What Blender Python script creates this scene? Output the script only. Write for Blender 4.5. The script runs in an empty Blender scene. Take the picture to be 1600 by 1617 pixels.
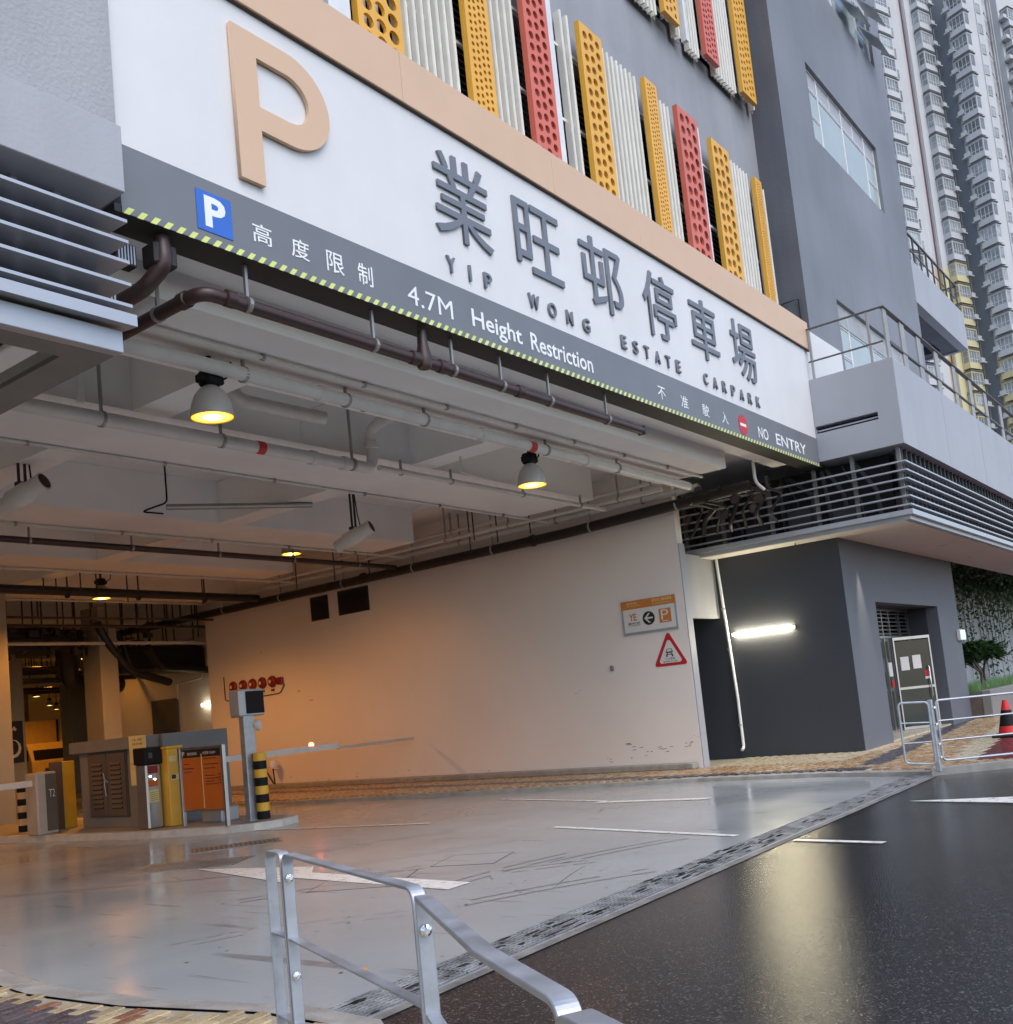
import bpy, math, random
from math import sin, cos, pi, radians, hypot
from mathutils import Vector, Matrix
random.seed(7)
S = bpy.context.scene
COL = S.collection

# ------------------------------------------------------------------ camera
EYE = 1.7
yaw, pitch, roll = 9.28875774e-01, 9.58718802e-02, -9.99374125e-02
fwd = Vector((sin(yaw)*cos(pitch), cos(yaw)*cos(pitch), sin(pitch)))
rgt = Vector((cos(yaw), -sin(yaw), 0)); up = rgt.cross(fwd)
r2 = rgt*cos(roll) + up*sin(roll); u2 = -rgt*sin(roll) + up*cos(roll)
cam = bpy.data.cameras.new('camera'); cam_ob = bpy.data.objects.new('camera', cam); COL.objects.link(cam_ob)
M3 = Matrix((r2, u2, -fwd)).transposed()
cam_ob.matrix_world = Matrix.Translation((0, 0, EYE)) @ M3.to_4x4()
cam.sensor_fit = 'HORIZONTAL'; cam.sensor_width = 36.0; cam.lens = 36.0*1590.94/1600
cam.shift_x = 0.0002; cam.shift_y = (962.93-808.5)/1600
cam.clip_start = 0.05; cam.clip_end = 3000
S.camera = cam_ob
# ------------------------------------------------------------------ light: overcast day
W = bpy.data.worlds.new('World'); S.world = W; W.use_nodes = True
nt = W.node_tree; nt.nodes.clear()
sky = nt.nodes.new('ShaderNodeTexSky'); sky.sky_type = 'NISHITA'; sky.sun_disc = False
sky.sun_elevation = radians(52); sky.sun_rotation = radians(200)
sky.air_density = 1.0; sky.dust_density = 1.5; sky.ozone_density = 1.0
hsv = nt.nodes.new('ShaderNodeHueSaturation'); hsv.inputs['Saturation'].default_value = 0.95   # cloud greys the sky
bg = nt.nodes.new('ShaderNodeBackground'); bg.inputs[1].default_value = 0.15
wo = nt.nodes.new('ShaderNodeOutputWorld')
nt.links.new(sky.outputs[0], hsv.inputs['Color']); nt.links.new(hsv.outputs[0], bg.inputs[0]); nt.links.new(bg.outputs[0], wo.inputs[0])
sun = bpy.data.lights.new('sun', 'SUN'); sun.energy = 0.8; sun.angle = radians(50); sun.color = (1, .975, .95)
so = bpy.data.objects.new('sun', sun); COL.objects.link(so)
sd = Vector((sin(radians(200))*cos(radians(52)), cos(radians(200))*cos(radians(52)), sin(radians(52))))
so.rotation_euler = sd.to_track_quat('Z', 'Y').to_euler(); so.location = (0, -20, 60)
S.view_settings.view_transform = 'Standard'; S.view_settings.look = 'None'
S.view_settings.gamma = 1; S.view_settings.exposure = 0.85; S.view_settings.use_curve_mapping = False
S.cycles.max_bounces = 8; S.cycles.diffuse_bounces = 4; S.cycles.glossy_bounces = 4
S.cycles.sample_clamp_indirect = 12.0; S.cycles.caustics_reflective = False; S.cycles.caustics_refractive = False

# ------------------------------------------------------------------ materials
MATS = {}
def mat(name, col, rough=.7, metal=0., var=.08, scale=3., bump=0., bscale=40., spec=.5, emit=None, estr=0., island=0.,
        stretch=None, streak=0., rvar=0., detail=4.):
    if name in MATS: return MATS[name]
    m = bpy.data.materials.new(name); m.use_nodes = True; n = m.node_tree; b = n.nodes['Principled BSDF']
    L = n.links.new
    b.inputs['Roughness'].default_value = rough; b.inputs['Metallic'].default_value = metal
    b.inputs['Specular IOR Level'].default_value = spec
    geo = n.nodes.new('ShaderNodeNewGeometry')
    mp = n.nodes.new('ShaderNodeMapping'); L(geo.outputs['Position'], mp.inputs[0])
    if stretch: mp.inputs['Scale'].default_value = stretch
    no = n.nodes.new('ShaderNodeTexNoise'); no.inputs['Scale'].default_value = scale; no.inputs['Detail'].default_value = detail
    L(mp.outputs[0], no.inputs['Vector'])
    mr = n.nodes.new('ShaderNodeMapRange'); mr.inputs[1].default_value = .3; mr.inputs[2].default_value = .7
    mr.inputs[3].default_value = 1-var; mr.inputs[4].default_value = 1+var
    L(no.outputs[0], mr.inputs[0])
    fac = mr.outputs[0]
    def mul(a, bb):
        q = n.nodes.new('ShaderNodeMath'); q.operation = 'MULTIPLY'; L(a, q.inputs[0]); L(bb, q.inputs[1]); return q.outputs[0]
    if streak:   # rain streaks: noise drawn out vertically
        mp2 = n.nodes.new('ShaderNodeMapping'); mp2.inputs['Scale'].default_value = (1, 1, .08); L(geo.outputs['Position'], mp2.inputs[0])
        n2 = n.nodes.new('ShaderNodeTexNoise'); n2.inputs['Scale'].default_value = 2.2; n2.inputs['Detail'].default_value = 6
        L(mp2.outputs[0], n2.inputs['Vector'])
        m2 = n.nodes.new('ShaderNodeMapRange'); m2.inputs[1].default_value = .35; m2.inputs[2].default_value = .7
        m2.inputs[3].default_value = 1-streak; m2.inputs[4].default_value = 1+streak*.6; L(n2.outputs[0], m2.inputs[0])
        fac = mul(fac, m2.outputs[0])
    if island:
        m3 = n.nodes.new('ShaderNodeMapRange'); m3.inputs[3].default_value = 1-island; m3.inputs[4].default_value = 1+island
        oi = n.nodes.new('ShaderNodeObjectInfo'); ad = n.nodes.new('ShaderNodeMath'); ad.operation = 'ADD'
        L(geo.outputs['Random Per Island'], ad.inputs[0]); L(oi.outputs['Random'], ad.inputs[1])
        fr = n.nodes.new('ShaderNodeMath'); fr.operation = 'FRACT'; L(ad.outputs[0], fr.inputs[0]); L(fr.outputs[0], m3.inputs[0])
        fac = mul(fac, m3.outputs[0])
    vm = n.nodes.new('ShaderNodeVectorMath'); vm.operation = 'SCALE'; vm.inputs[0].default_value = col[:3]
    L(fac, vm.inputs['Scale']); L(vm.outputs[0], b.inputs['Base Color'])
    if rvar:
        m4 = n.nodes.new('ShaderNodeMapRange'); m4.inputs[1].default_value = .3; m4.inputs[2].default_value = .7
        m4.inputs[3].default_value = max(.03, rough-rvar); m4.inputs[4].default_value = min(1, rough+rvar)
        L(no.outputs[0], m4.inputs[0]); L(m4.outputs[0], b.inputs['Roughness'])
    if bump:
        nb = n.nodes.new('ShaderNodeTexNoise'); nb.inputs['Scale'].default_value = bscale; nb.inputs['Detail'].default_value = 5
        L(geo.outputs['Position'], nb.inputs['Vector'])
        bp = n.nodes.new('ShaderNodeBump'); bp.inputs['Strength'].default_value = bump; bp.inputs['Distance'].default_value = .02
        L(nb.outputs[0], bp.inputs['Height']); L(bp.outputs[0], b.inputs['Normal'])
    if emit:
        b.inputs['Emission Color'].default_value = (*emit, 1); b.inputs['Emission Strength'].default_value = estr
    m.diffuse_color = (*col[:3], 1)
    MATS[name] = m
    return m

white_sign = mat('white_plaster', (.70, .70, .71), .55, var=.025, scale=1.2, bump=.12, bscale=14, streak=.02)
grey_light = mat('light_grey_plaster', (.36, .365, .39), .7, var=.05, scale=.9, bump=.4, bscale=30, streak=.06)
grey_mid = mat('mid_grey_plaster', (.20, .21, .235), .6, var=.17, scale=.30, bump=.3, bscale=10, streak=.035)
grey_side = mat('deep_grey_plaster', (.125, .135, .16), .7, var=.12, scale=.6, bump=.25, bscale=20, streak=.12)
upper_grey = mat('upper_wall_grey', (.31, .318, .345), .7, var=.07, scale=.7, bump=.3, bscale=25, streak=.07)
fascia_grey = mat('fascia_grey', (.385, .395, .43), .55, var=.04, scale=.8, bump=.15, bscale=30, streak=.04)
strip_grey = mat('strip_grey', (.165, .175, .195), .45, var=.05, scale=2, bump=.05)
black_edge = mat('black_edge', (.022, .022, .02), .6, var=.1)
beige_band = mat('beige_cladding', (.66, .45, .30), .45, var=.025, scale=1.5)
joint_dark = mat('joint_dark', (.06, .05, .045), .8)
letter_grey = mat('letter_grey_metal', (.16, .175, .205), .45, var=.05)
white_paint = mat('white_letter_paint', (.82, .83, .84), .5, var=.03)
blue_sign = mat('blue_sign', (.03, .14, .56), .4, var=.05)
red_sign = mat('red_sign', (.55, .02, .03), .4, var=.05)
hazard_yel = mat('hazard_lime', (.68, .75, .22), .5, var=.06)
alu_white = mat('white_aluminium', (.80, .78, .71), .4, var=.05, scale=5, island=.05, streak=.06)
slat_web = mat('slat_gap_shade', (.34, .33, .31), .5, var=.05)  # web colour darkened to stand for shade between the slats
alu_grey = mat('grey_aluminium', (.42, .44, .48), .35, metal=.3, var=.05)
yellow_pan = mat('yellow_panel', (.80, .42, .05), .4, var=.05, streak=.05)
red_pan = mat('red_panel', (.66, .15, .095), .4, var=.05, streak=.05)
dark_void = mat('void_shade', (.018, .018, .02), .8)  # near-black colour put in for the shade inside openings
blade_grey = mat('dark_blade', (.06, .06, .065), .6)
ceil_white = mat('ceiling_paint', (.83, .83, .83), .75, var=.06, scale=.8, bump=.15, bscale=20)
ceil_under = mat('beam_underside_paint', (.84, .835, .83), .75, var=.05, scale=.8, bump=.12, bscale=20)
wall_cream = mat('cream_wall_paint', (.84, .775, .725), .6, var=.03, scale=.5, bump=.12, bscale=16)
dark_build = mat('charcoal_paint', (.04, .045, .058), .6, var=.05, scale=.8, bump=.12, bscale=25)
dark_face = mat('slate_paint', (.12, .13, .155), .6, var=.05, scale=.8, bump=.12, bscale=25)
white_soffit = mat('white_soffit', (.70, .675, .63), .6, var=.03)
pipe_white = mat('white_pipe', (.66, .64, .61), .45, var=.07, scale=4)
pipe_brown = mat('brown_pipe', (.045, .022, .02), .4, var=.15, scale=4)
pipe_black = mat('black_pipe', (.016, .014, .013), .5, var=.2, scale=4)
steel = mat('galvanised_steel', (.42, .445, .49), .45, metal=.6, var=.14, scale=9, bump=.05, bscale=60, rvar=.08)
chrome = mat('chrome_bolt', (.8, .8, .82), .12, metal=1)
stainless = mat('stainless', (.42, .42, .43), .3, metal=.9, var=.08)
clamp_met = mat('clamp_metal', (.35, .33, .31), .4, metal=.7)
black_plas = mat('black_plastic', (.010, .010, .012), .6, spec=.2)
lamp_shell = mat('lamp_shell', (.42, .40, .38), .4, metal=.1)
hps_glow = mat('sodium_glow', (1, .7, .25), .5, emit=(1, .60, .055), estr=2.6)
tube_glow = mat('tube_glow', (1, 1, .95), .5, emit=(1, .88, .60), estr=46)
cool_glow = mat('cool_glow', (1, 1, 1), .5, emit=(1, .93, .8), estr=7)
green_glow = mat('exit_glow', (.5, .9, .7), .5, emit=(.45, .95, .70), estr=.8)
red_glow = mat('red_glow', (1, .2, .1), .5, emit=(1, .12, .05), estr=10)
yellow_paint = mat('yellow_paint', (.74, .42, .035), .4, var=.06)
yellow_box = mat('yellow_cabinet', (.72, .40, .04), .4, var=.05)
orange_brd = mat('orange_board', (.50, .13, .015), .5, var=.06)
dark_board = mat('dark_board', (.02, .018, .02), .4)
paper_yel = mat('yellow_notice', (.72, .62, .28), .7)
white_vin = mat('white_vinyl', (.74, .72, .70), .5, var=.02)
orange_vin = mat('orange_vinyl', (.62, .22, .05), .5, var=.03)
black_vin = mat('black_vinyl', (.02, .02, .02), .5)
bell_red = mat('bell_red', (.22, .012, .015), .35)
cab_grey = mat('cabinet_grey', (.21, .20, .19), .6, var=.06)
cab_brown = mat('cabinet_door', (.11, .09, .075), .6, var=.06)
conc_kerb = mat('kerb_concrete', (.33, .315, .29), .55, var=.18, scale=5, bump=.5, bscale=60, rvar=.15)
kerb_white = mat('kerb_pale', (.55, .53, .49), .6, var=.12, scale=5, bump=.4, bscale=60)
glass_dark = mat('window_glass', (.035, .042, .04), .1, var=.2, scale=1.2, spec=.4)
glass_pale = mat('pale_window_glass', (.42, .47, .455), .16, var=.06, scale=.8, spec=.35)
frosted = mat('frosted_pane', (.42, .41, .43), .35, var=.05)
win_frame = mat('window_frame_white', (.72, .74, .75), .4)
tower_white = mat('tower_white', (.54, .55, .565), .8, var=.05, scale=.25, streak=.035)
tower_dirty = mat('tower_stained', (.45, .455, .47), .85, var=.16, scale=.5, streak=.25)
tower_pink = mat('tower_pinkish', (.50, .48, .50), .8, var=.04, scale=.3)
tower_strip = mat('tower_grey_strip', (.215, .235, .265), .8, var=.04, scale=.3)
tower_grey = mat('tower_dark_grey', (.16, .168, .18), .8, var=.04, scale=.3)  # hood grey lightened to stand in for distance haze
tower_yel = mat('tower_yellow', (.62, .55, .32), .8, var=.04, scale=.3)
tower_tan = mat('tower_tan', (.50, .38, .22), .8, var=.04, scale=.3)
curtain = mat('curtained_glass', (.25, .27, .285), .3, var=.35, scale=.9, island=.45)  # panes lightened in place of haze over the far tower
ac_white = mat('ac_casing', (.55, .56, .56), .6, var=.08)
cone_red = mat('cone_red', (.60, .02, .02), .5)
rubber = mat('black_rubber', (.012, .012, .014), .6)
leaf_dark = mat('leaf_dark', (.05, .12, .042), .45, var=.3, scale=4, island=.5)
leaf_lite = mat('leaf_bright', (.08, .19, .03), .5, var=.3, scale=4, island=.45)
bark = mat('bark', (.12, .10, .08), .9, var=.2)
vine_wall_m = mat('vine_wall_paint', (.42, .43, .45), .8, var=.06, scale=.4, streak=.15)
truck_pnt = mat('truck_lamplit', (.74, .55, .24), .4)  # yellow of the lamplight put into the lorry colour
door_grey = mat('door_grey', (.13, .12, .11), .6)
mark_white = mat('road_white_paint', (.76, .75, .72), .35, var=.07, scale=9, rvar=.15)
brick_buff = mat('paver_buff', (.43, .34, .205), .32, var=.12, scale=14, bump=.3, bscale=80, island=.20, rvar=.14)
brick_red = mat('paver_red', (.27, .13, .08), .32, var=.14, scale=14, bump=.3, bscale=80, island=.22, rvar=.14)
brick_dark = mat('paver_dark', (.085, .075, .085), .3, var=.2, scale=14, bump=.4, bscale=90, island=.22, rvar=.12)
brick_crm = mat('paver_cream', (.50, .43, .31), .32, var=.10, scale=14, bump=.3, bscale=80, island=.12, rvar=.14)
brick_org = mat('paver_orange', (.40, .24, .12), .30, var=.15, scale=10, bump=.3, bscale=80, island=.28, rvar=.14)
brick_maroon = mat('paver_maroon', (.17, .045, .05), .2, var=.15, scale=10, bump=.2, bscale=80, island=.2, rvar=.1)
mortar = mat('paver_joint', (.36, .32, .25), .6, var=.15, scale=20)
leaf_fallen = mat('fallen_leaf', (.62, .26, .05), .6)
shell_green = mat('hedge_green', (.02, .08, .05), .8, var=.4, scale=1.5)

def node_ground(name, asphalt):
    m = bpy.data.materials.new(name); m.use_nodes = True; n = m.node_tree; b = n.nodes['Principled BSDF']; L = n.links.new
    geo = n.nodes.new('ShaderNodeNewGeometry'); pos = geo.outputs['Position']
    def noise(scale, detail=4, sc=None, rot=0., rough=.5):
        mp = n.nodes.new('ShaderNodeMapping'); L(pos, mp.inputs[0])
        if sc: mp.inputs['Scale'].default_value = sc
        mp.inputs['Rotation'].default_value = (0, 0, rot)
        q = n.nodes.new('ShaderNodeTexNoise'); q.inputs['Scale'].default_value = scale; q.inputs['Detail'].default_value = detail
        q.inputs['Roughness'].default_value = rough
        L(mp.outputs[0], q.inputs['Vector']); return q.outputs[0]
    def mr(x, a, bb, c, d, smooth=False):
        q = n.nodes.new('ShaderNodeMapRange'); q.inputs[1].default_value = a; q.inputs[2].default_value = bb
        q.inputs[3].default_value = c; q.inputs[4].default_value = d; L(x, q.inputs[0]); return q.outputs[0]
    def mth(op, a, bb):
        q = n.nodes.new('ShaderNodeMath'); q.operation = op
        for i, v in enumerate((a, bb)):
            if isinstance(v, (int, float)): q.inputs[i].default_value = v
            else: L(v, q.inputs[i])
        return q.outputs[0]
    def mix(f, c1, c2):
        q = n.nodes.new('ShaderNodeMix'); q.data_type = 'RGBA'
        if isinstance(f, float): q.inputs[0].default_value = f
        else: L(f, q.inputs[0])
        for i, c in ((6, c1), (7, c2)):
            if isinstance(c, tuple): q.inputs[i].default_value = (*c, 1)
            else: L(c, q.inputs[i])
        return q.outputs[2]
    if asphalt:
        vo = n.nodes.new('ShaderNodeTexVoronoi'); vo.inputs['Scale'].default_value = 85; L(pos, vo.inputs['Vector'])
        sp = n.nodes.new('ShaderNodeSeparateColor'); L(vo.outputs['Color'], sp.inputs[0])
        speck = mr(sp.outputs[0], .78, .95, 0, 1)
        c = mix(noise(.35, 5), (.008, .009, .012), (.018, .0185, .022))
        c = mix(noise(60, 3), c, (.024, .024, .026))
        c = mix(mth('MULTIPLY', speck, .6), c, (.14, .14, .145))
        L(c, b.inputs['Base Color'])
        wet = noise(.22, 4, rough=.6)
        r = mr(wet, .38, .62, .05, .13)
        L(r, b.inputs['Roughness'])
        b.inputs['Specular IOR Level'].default_value = .42
        h = mth('ADD', mth('MULTIPLY', vo.outputs['Distance'], .6), mth('MULTIPLY', noise(140, 3), .5))
        bp = n.nodes.new('ShaderNodeBump'); bp.inputs['Distance'].default_value = .006; bp.inputs['Strength'].default_value = .27
        L(h, bp.inputs['Height']); L(bp.outputs[0], b.inputs['Normal'])
    else:
        c = mix(mr(noise(.4, 6), .35, .65, 0, 1), (.325, .348, .355), (.385, .41, .42))
        # tyre scuffs and scratches in two crossing directions, dirt blotches
        s1 = mr(noise(3.0, 4, (1, .05, 1), radians(28)), .655, .69, 0, 1)
        s2 = mr(noise(4.2, 4, (1, .045, 1), radians(-24)), .675, .70, 0, 1)
        gate = mr(noise(.7, 3), .54, .66, 0, 1)
        s = mth('MULTIPLY', mth('MAXIMUM', s1, s2), gate)
        c = mix(mth('MULTIPLY', s, .72), c, (.085, .08, .075))
        f1 = mr(noise(9.0, 5, (1, .09, 1), radians(20)), .66, .70, 0, 1)
        c = mix(mth('MULTIPLY', f1, .45), c, (.14, .135, .13))
        w1 = mr(noise(8.0, 5, (1, .12, 1), radians(36)), .68, .73, 0, 1)
        c = mix(mth('MULTIPLY', w1, .25), c, (.5, .5, .49))
        blot = mr(noise(1.1, 6, rough=.65), .62, .75, 0, 1)
        c = mix(mth('MULTIPLY', blot, .35), c, (.17, .165, .155))
        L(c, b.inputs['Base Color'])
        r = mr(noise(.5, 3, rough=.5), .30, .70, .10, .27)
        r = mth('ADD', r, mth('MULTIPLY', s, .15)); L(r, b.inputs['Roughness'])
        b.inputs['Specular IOR Level'].default_value = .5
        bp = n.nodes.new('ShaderNodeBump'); bp.inputs['Distance'].default_value = .004; bp.inputs['Strength'].default_value = .22
        h = mth('ADD', noise(11, 4), mth('MULTIPLY', noise(1.6, 3), 2.0)); L(h, bp.inputs['Height']); L(bp.outputs[0], b.inputs['Normal'])
    return m
asphalt = node_ground('wet_asphalt', True); epoxy = node_ground('grey_floor_paint', False)

# ------------------------------------------------------------------ mesh helpers
def thing(name, label, cat, loc=(0, 0, 0), group=None, rotz=0.):
    o = bpy.data.objects.new(name, None); COL.objects.link(o); o.empty_display_size = .2
    o.location = loc; o.rotation_euler = (0, 0, rotz)
    o['label'] = label; o['category'] = cat
    if group: o['group'] = group
    return o
def tag(o, label, cat, group=None):
    o['label'] = label; o['category'] = cat
    if group: o['group'] = group
    return o
def struct(o): o['kind'] = 'structure'; return o
def base(parent):
    p = Vector((0, 0, 0))
    while parent is not None:
        p += parent.location; parent = parent.parent
    return p
def dup(root, delta=None, loc=None, label=None, group=None, deep=True):
    c = root.copy(); COL.objects.link(c)
    if loc is not None: c.location = loc
    if delta is not None: c.location = root.location + Vector(delta)
    if label: c['label'] = label
    if group: c['group'] = group
    for ch in list(root.children):
        d = ch.copy(); COL.objects.link(d); d.parent = c
        for g in list(ch.children):
            e = g.copy(); COL.objects.link(e); e.parent = d
    return c

class MB:
    def __init__(s): s.v = []; s.f = []; s.m = []
    def add(s, vs, fs, mi=0):
        k = len(s.v); s.v += [tuple(v) for v in vs]
        s.f += [tuple(i+k for i in f) for f in fs]; s.m += [mi]*len(fs); return s
    def box(s, x0, x1, y0, y1, z0, z1, mi=0):
        if x0 > x1: x0, x1 = x1, x0
        if y0 > y1: y0, y1 = y1, y0
        if z0 > z1: z0, z1 = z1, z0
        return s.add([(x0,y0,z0),(x1,y0,z0),(x1,y1,z0),(x0,y1,z0),(x0,y0,z1),(x1,y0,z1),(x1,y1,z1),(x0,y1,z1)],
              [(0,3,2,1),(4,5,6,7),(0,1,5,4),(1,2,6,5),(2,3,7,6),(3,0,4,7)], mi)
    def bbox(s, x0, x1, y0, y1, z0, z1, b, mi=0):   # box with chamfered edges
        c = Vector(((x0+x1)/2, (y0+y1)/2, (z0+z1)/2)); h = Vector((abs(x1-x0)/2, abs(y1-y0)/2, abs(z1-z0)/2))
        b = min(b, h.x*.9, h.y*.9, h.z*.9); vs = []; ix = {}
        for sx in (-1, 1):
            for sy in (-1, 1):
                for sz in (-1, 1):
                    for ax in range(3):
                        p = [sx*h.x, sy*h.y, sz*h.z]; sg = (sx, sy, sz)
                        for a in range(3):
                            if a != ax: p[a] -= sg[a]*b
                        ix[(sx, sy, sz, ax)] = len(vs); vs.append(c+Vector(p))
        fs = []
        for ax in range(3):
            o1, o2 = [a for a in range(3) if a != ax]
            for sg in (-1, 1):
                q = []
                for s1, s2 in ((-1,-1),(1,-1),(1,1),(-1,1)):
                    t = [0,0,0]; t[ax] = sg; t[o1] = s1; t[o2] = s2; q.append(ix[(*t, ax)])
                fs.append(q)
        for ax in range(3):      # edge chamfers along ax
            o1, o2 = [a for a in range(3) if a != ax]
            for s1 in (-1, 1):
                for s2 in (-1, 1):
                    def k(e, w):
                        t = [0,0,0]; t[ax] = e; t[o1] = s1; t[o2] = s2; return ix[(*t, w)]
                    fs.append([k(-1,o1), k(1,o1), k(1,o2), k(-1,o2)])
        for sx in (-1, 1):
            for sy in (-1, 1):
                for sz in (-1, 1): fs.append([ix[(sx,sy,sz,a)] for a in range(3)])
        out = []
        for f in fs:
            pts = [vs[i] for i in f]; cen = sum(pts, Vector())/len(pts); nn = (pts[1]-pts[0]).cross(pts[2]-pts[0])
            out.append(f if nn.dot(cen-c) > 0 else f[::-1])
        return s.add(vs, out, mi)
    def quad(s, a, b, c, d, mi=0): return s.add([a, b, c, d], [(0,1,2,3)], mi)
    def prism(s, pts, ax, a0, a1, mi=0):            # polygon extruded along axis ax; pts in the other two axes (in order x,y,z)
        n = len(pts); area = sum(pts[i][0]*pts[(i+1)%n][1]-pts[(i+1)%n][0]*pts[i][1] for i in range(n))
        def mk(p, a):
            q = list(p); q.insert(ax, a); return tuple(q)
        vs = [mk(p, a0) for p in pts]+[mk(p, a1) for p in pts]
        fs = [tuple(range(n))[::-1], tuple(range(n, 2*n))]+[(i, (i+1)%n, n+(i+1)%n, n+i) for i in range(n)]
        flip = (area < 0) ^ (ax == 1) ^ (a1 < a0)
        if flip: fs = [f[::-1] for f in fs]
        return s.add(vs, fs, mi)
    def path(s, pts, r, n=10, mi=0, caps=True):
        P = [Vector(p) for p in pts]; k = len(P); rs = r if isinstance(r, (list, tuple)) else [r]*k
        T = []
        for i in range(k):
            a = (P[i]-P[i-1]).normalized() if i else None; b = (P[i+1]-P[i]).normalized() if i < k-1 else None
            T.append((a+b).normalized() if a is not None and b is not None else (a if b is None else b))
        ref = Vector((0,0,1)) if abs(T[0].z) < .9 else Vector((1,0,0))
        u = T[0].cross(ref).normalized(); base_i = len(s.v); vs = []
        for i in range(k):
            u = (u - T[i]*u.dot(T[i])).normalized(); w = T[i].cross(u)
            sc = 1.
            if 0 < i < k-1:
                cs = (P[i]-P[i-1]).normalized().dot(T[i]); sc = 1/max(cs, .5)
            for j in range(n):
                a = 2*pi*j/n; vs.append(P[i]+(u*cos(a)+w*sin(a))*rs[i]*(1 if sc == 1 else (1+(sc-1)*.5)))
        fs = []
        for i in range(k-1):
            for j in range(n):
                fs.append((i*n+j, i*n+(j+1)%n, (i+1)*n+(j+1)%n, (i+1)*n+j))
        if caps: fs += [tuple(range(n))[::-1], tuple(range((k-1)*n, k*n))]
        return s.add(vs, [f[::-1] for f in fs] if False else fs, mi)
    def lathe(s, c, prof, n=24, mi=0, axis=(0,0,1)):   # prof: list of (radius, height along axis)
        A = Vector(axis).normalized(); ref = Vector((1,0,0)) if abs(A.x) < .9 else Vector((0,1,0))
        u = A.cross(ref).normalized(); w = A.cross(u); c = Vector(c); vs = []
        for r, h in prof:
            for j in range(n):
                a = 2*pi*j/n; vs.append(c+A*h+(u*cos(a)+w*sin(a))*r)
        fs = []
        for i in range(len(prof)-1):
            for j in range(n): fs.append((i*n+j, i*n+(j+1)%n, (i+1)*n+(j+1)%n, (i+1)*n+j))
        fs += [tuple(range(n))[::-1], tuple(range((len(prof)-1)*n, len(prof)*n))]
        return s.add(vs, fs, mi)
    def build(s, name, m, parent=None, smooth=False, loc=None, local=False, kind=None):
        ms = m if isinstance(m, (list, tuple)) else [m]
        b = Vector((0,0,0)) if local else base(parent)
        l = Vector(loc) if loc is not None else Vector((0,0,0))
        off = b+l if not local else Vector((0,0,0))
        me = bpy.data.meshes.new(name)
        me.from_pydata([(v[0]-off.x, v[1]-off.y, v[2]-off.z) for v in s.v], [], s.f)
        for q in ms: me.materials.append(q)
        if len(ms) > 1: me.polygons.foreach_set('material_index', s.m)
        if smooth: me.polygons.foreach_set('use_smooth', [True]*len(me.polygons))
        me.update()
        if smooth:
            try: me.set_sharp_from_angle(angle=radians(40))
            except Exception: pass
        o = bpy.data.objects.new(name, me); COL.objects.link(o); o.location = l
        if parent is not None: o.parent = parent
        if kind: o['kind'] = kind
        return o
def inst(o, loc, parent, name=None):
    c = bpy.data.objects.new(name or o.name.split('.')[0], o.data); COL.objects.link(c); c.location = loc; c.parent = parent; return c

def arc(c, r, a0, a1, n, plane='xz', other=0.):
    out = []
    for i in range(n+1):
        a = radians(a0+(a1-a0)*i/n); p, q = c[0]+r*cos(a), c[1]+r*sin(a)
        out.append((p, other, q) if plane == 'xz' else ((other, p, q) if plane == 'yz' else (p, q, other)))
    return out

def fillet(pts, r, n=9):
    P = [Vector(p) for p in pts]; out = [P[0]]
    for i in range(1, len(P)-1):
        a = (P[i-1]-P[i]); b = (P[i+1]-P[i]); d = min(r, a.length*.49, b.length*.49)
        p0 = P[i]+a.normalized()*d; p1 = P[i]+b.normalized()*d
        for k in range(n+1):
            t = k/n; out.append((1-t)**2*p0+2*t*(1-t)*P[i]+t*t*p1)
    out.append(P[-1]); return out

def wall(facing, at, u0, u1, z0, z1, holes=(), thick=.25, depth=None):
    """wall with rectangular openings. facing 'S': plane y=at, u=x ; 'W': plane x=at, u=y. thickness goes away from the viewer"""
    mb = MB(); us = sorted({u0, u1, *[h[0] for h in holes], *[h[1] for h in holes]}); zs = sorted({z0, z1, *[h[2] for h in holes], *[h[3] for h in holes]})
    us = [u for u in us if u0 <= u <= u1]; zs = [z for z in zs if z0 <= z <= z1]
    P = (lambda u, d, z: (u, at+d, z)) if facing == 'S' else (lambda u, d, z: (at+d, u, z))
    for i in range(len(us)-1):
        for j in range(len(zs)-1):
            cu, cz = (us[i]+us[i+1])/2, (zs[j]+zs[j+1])/2
            if any(h[0] < cu < h[1] and h[2] < cz < h[3] for h in holes): continue
            a, b, c, d = us[i], us[i+1], zs[j], zs[j+1]
            q = [P(a,0,c), P(b,0,c), P(b,0,d), P(a,0,d)]; q2 = [P(a,thick,c), P(b,thick,c), P(b,thick,d), P(a,thick,d)]
            if facing == 'W': q = q[::-1]; q2 = q2[::-1]
            mb.add(q, [(0,1,2,3)]); mb.add(q2, [(3,2,1,0)])
    for (a, b, c, d) in list(holes)+[(u0, u1, z0, z1)]:
        mb.add([P(a,0,c),P(b,0,c),P(b,0,d),P(a,0,d),P(a,thick,c),P(b,thick,c),P(b,thick,d),P(a,thick,d)],
               [(0,4,5,1),(1,5,6,2),(2,6,7,3),(3,7,4,0)])
    return mb

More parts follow.
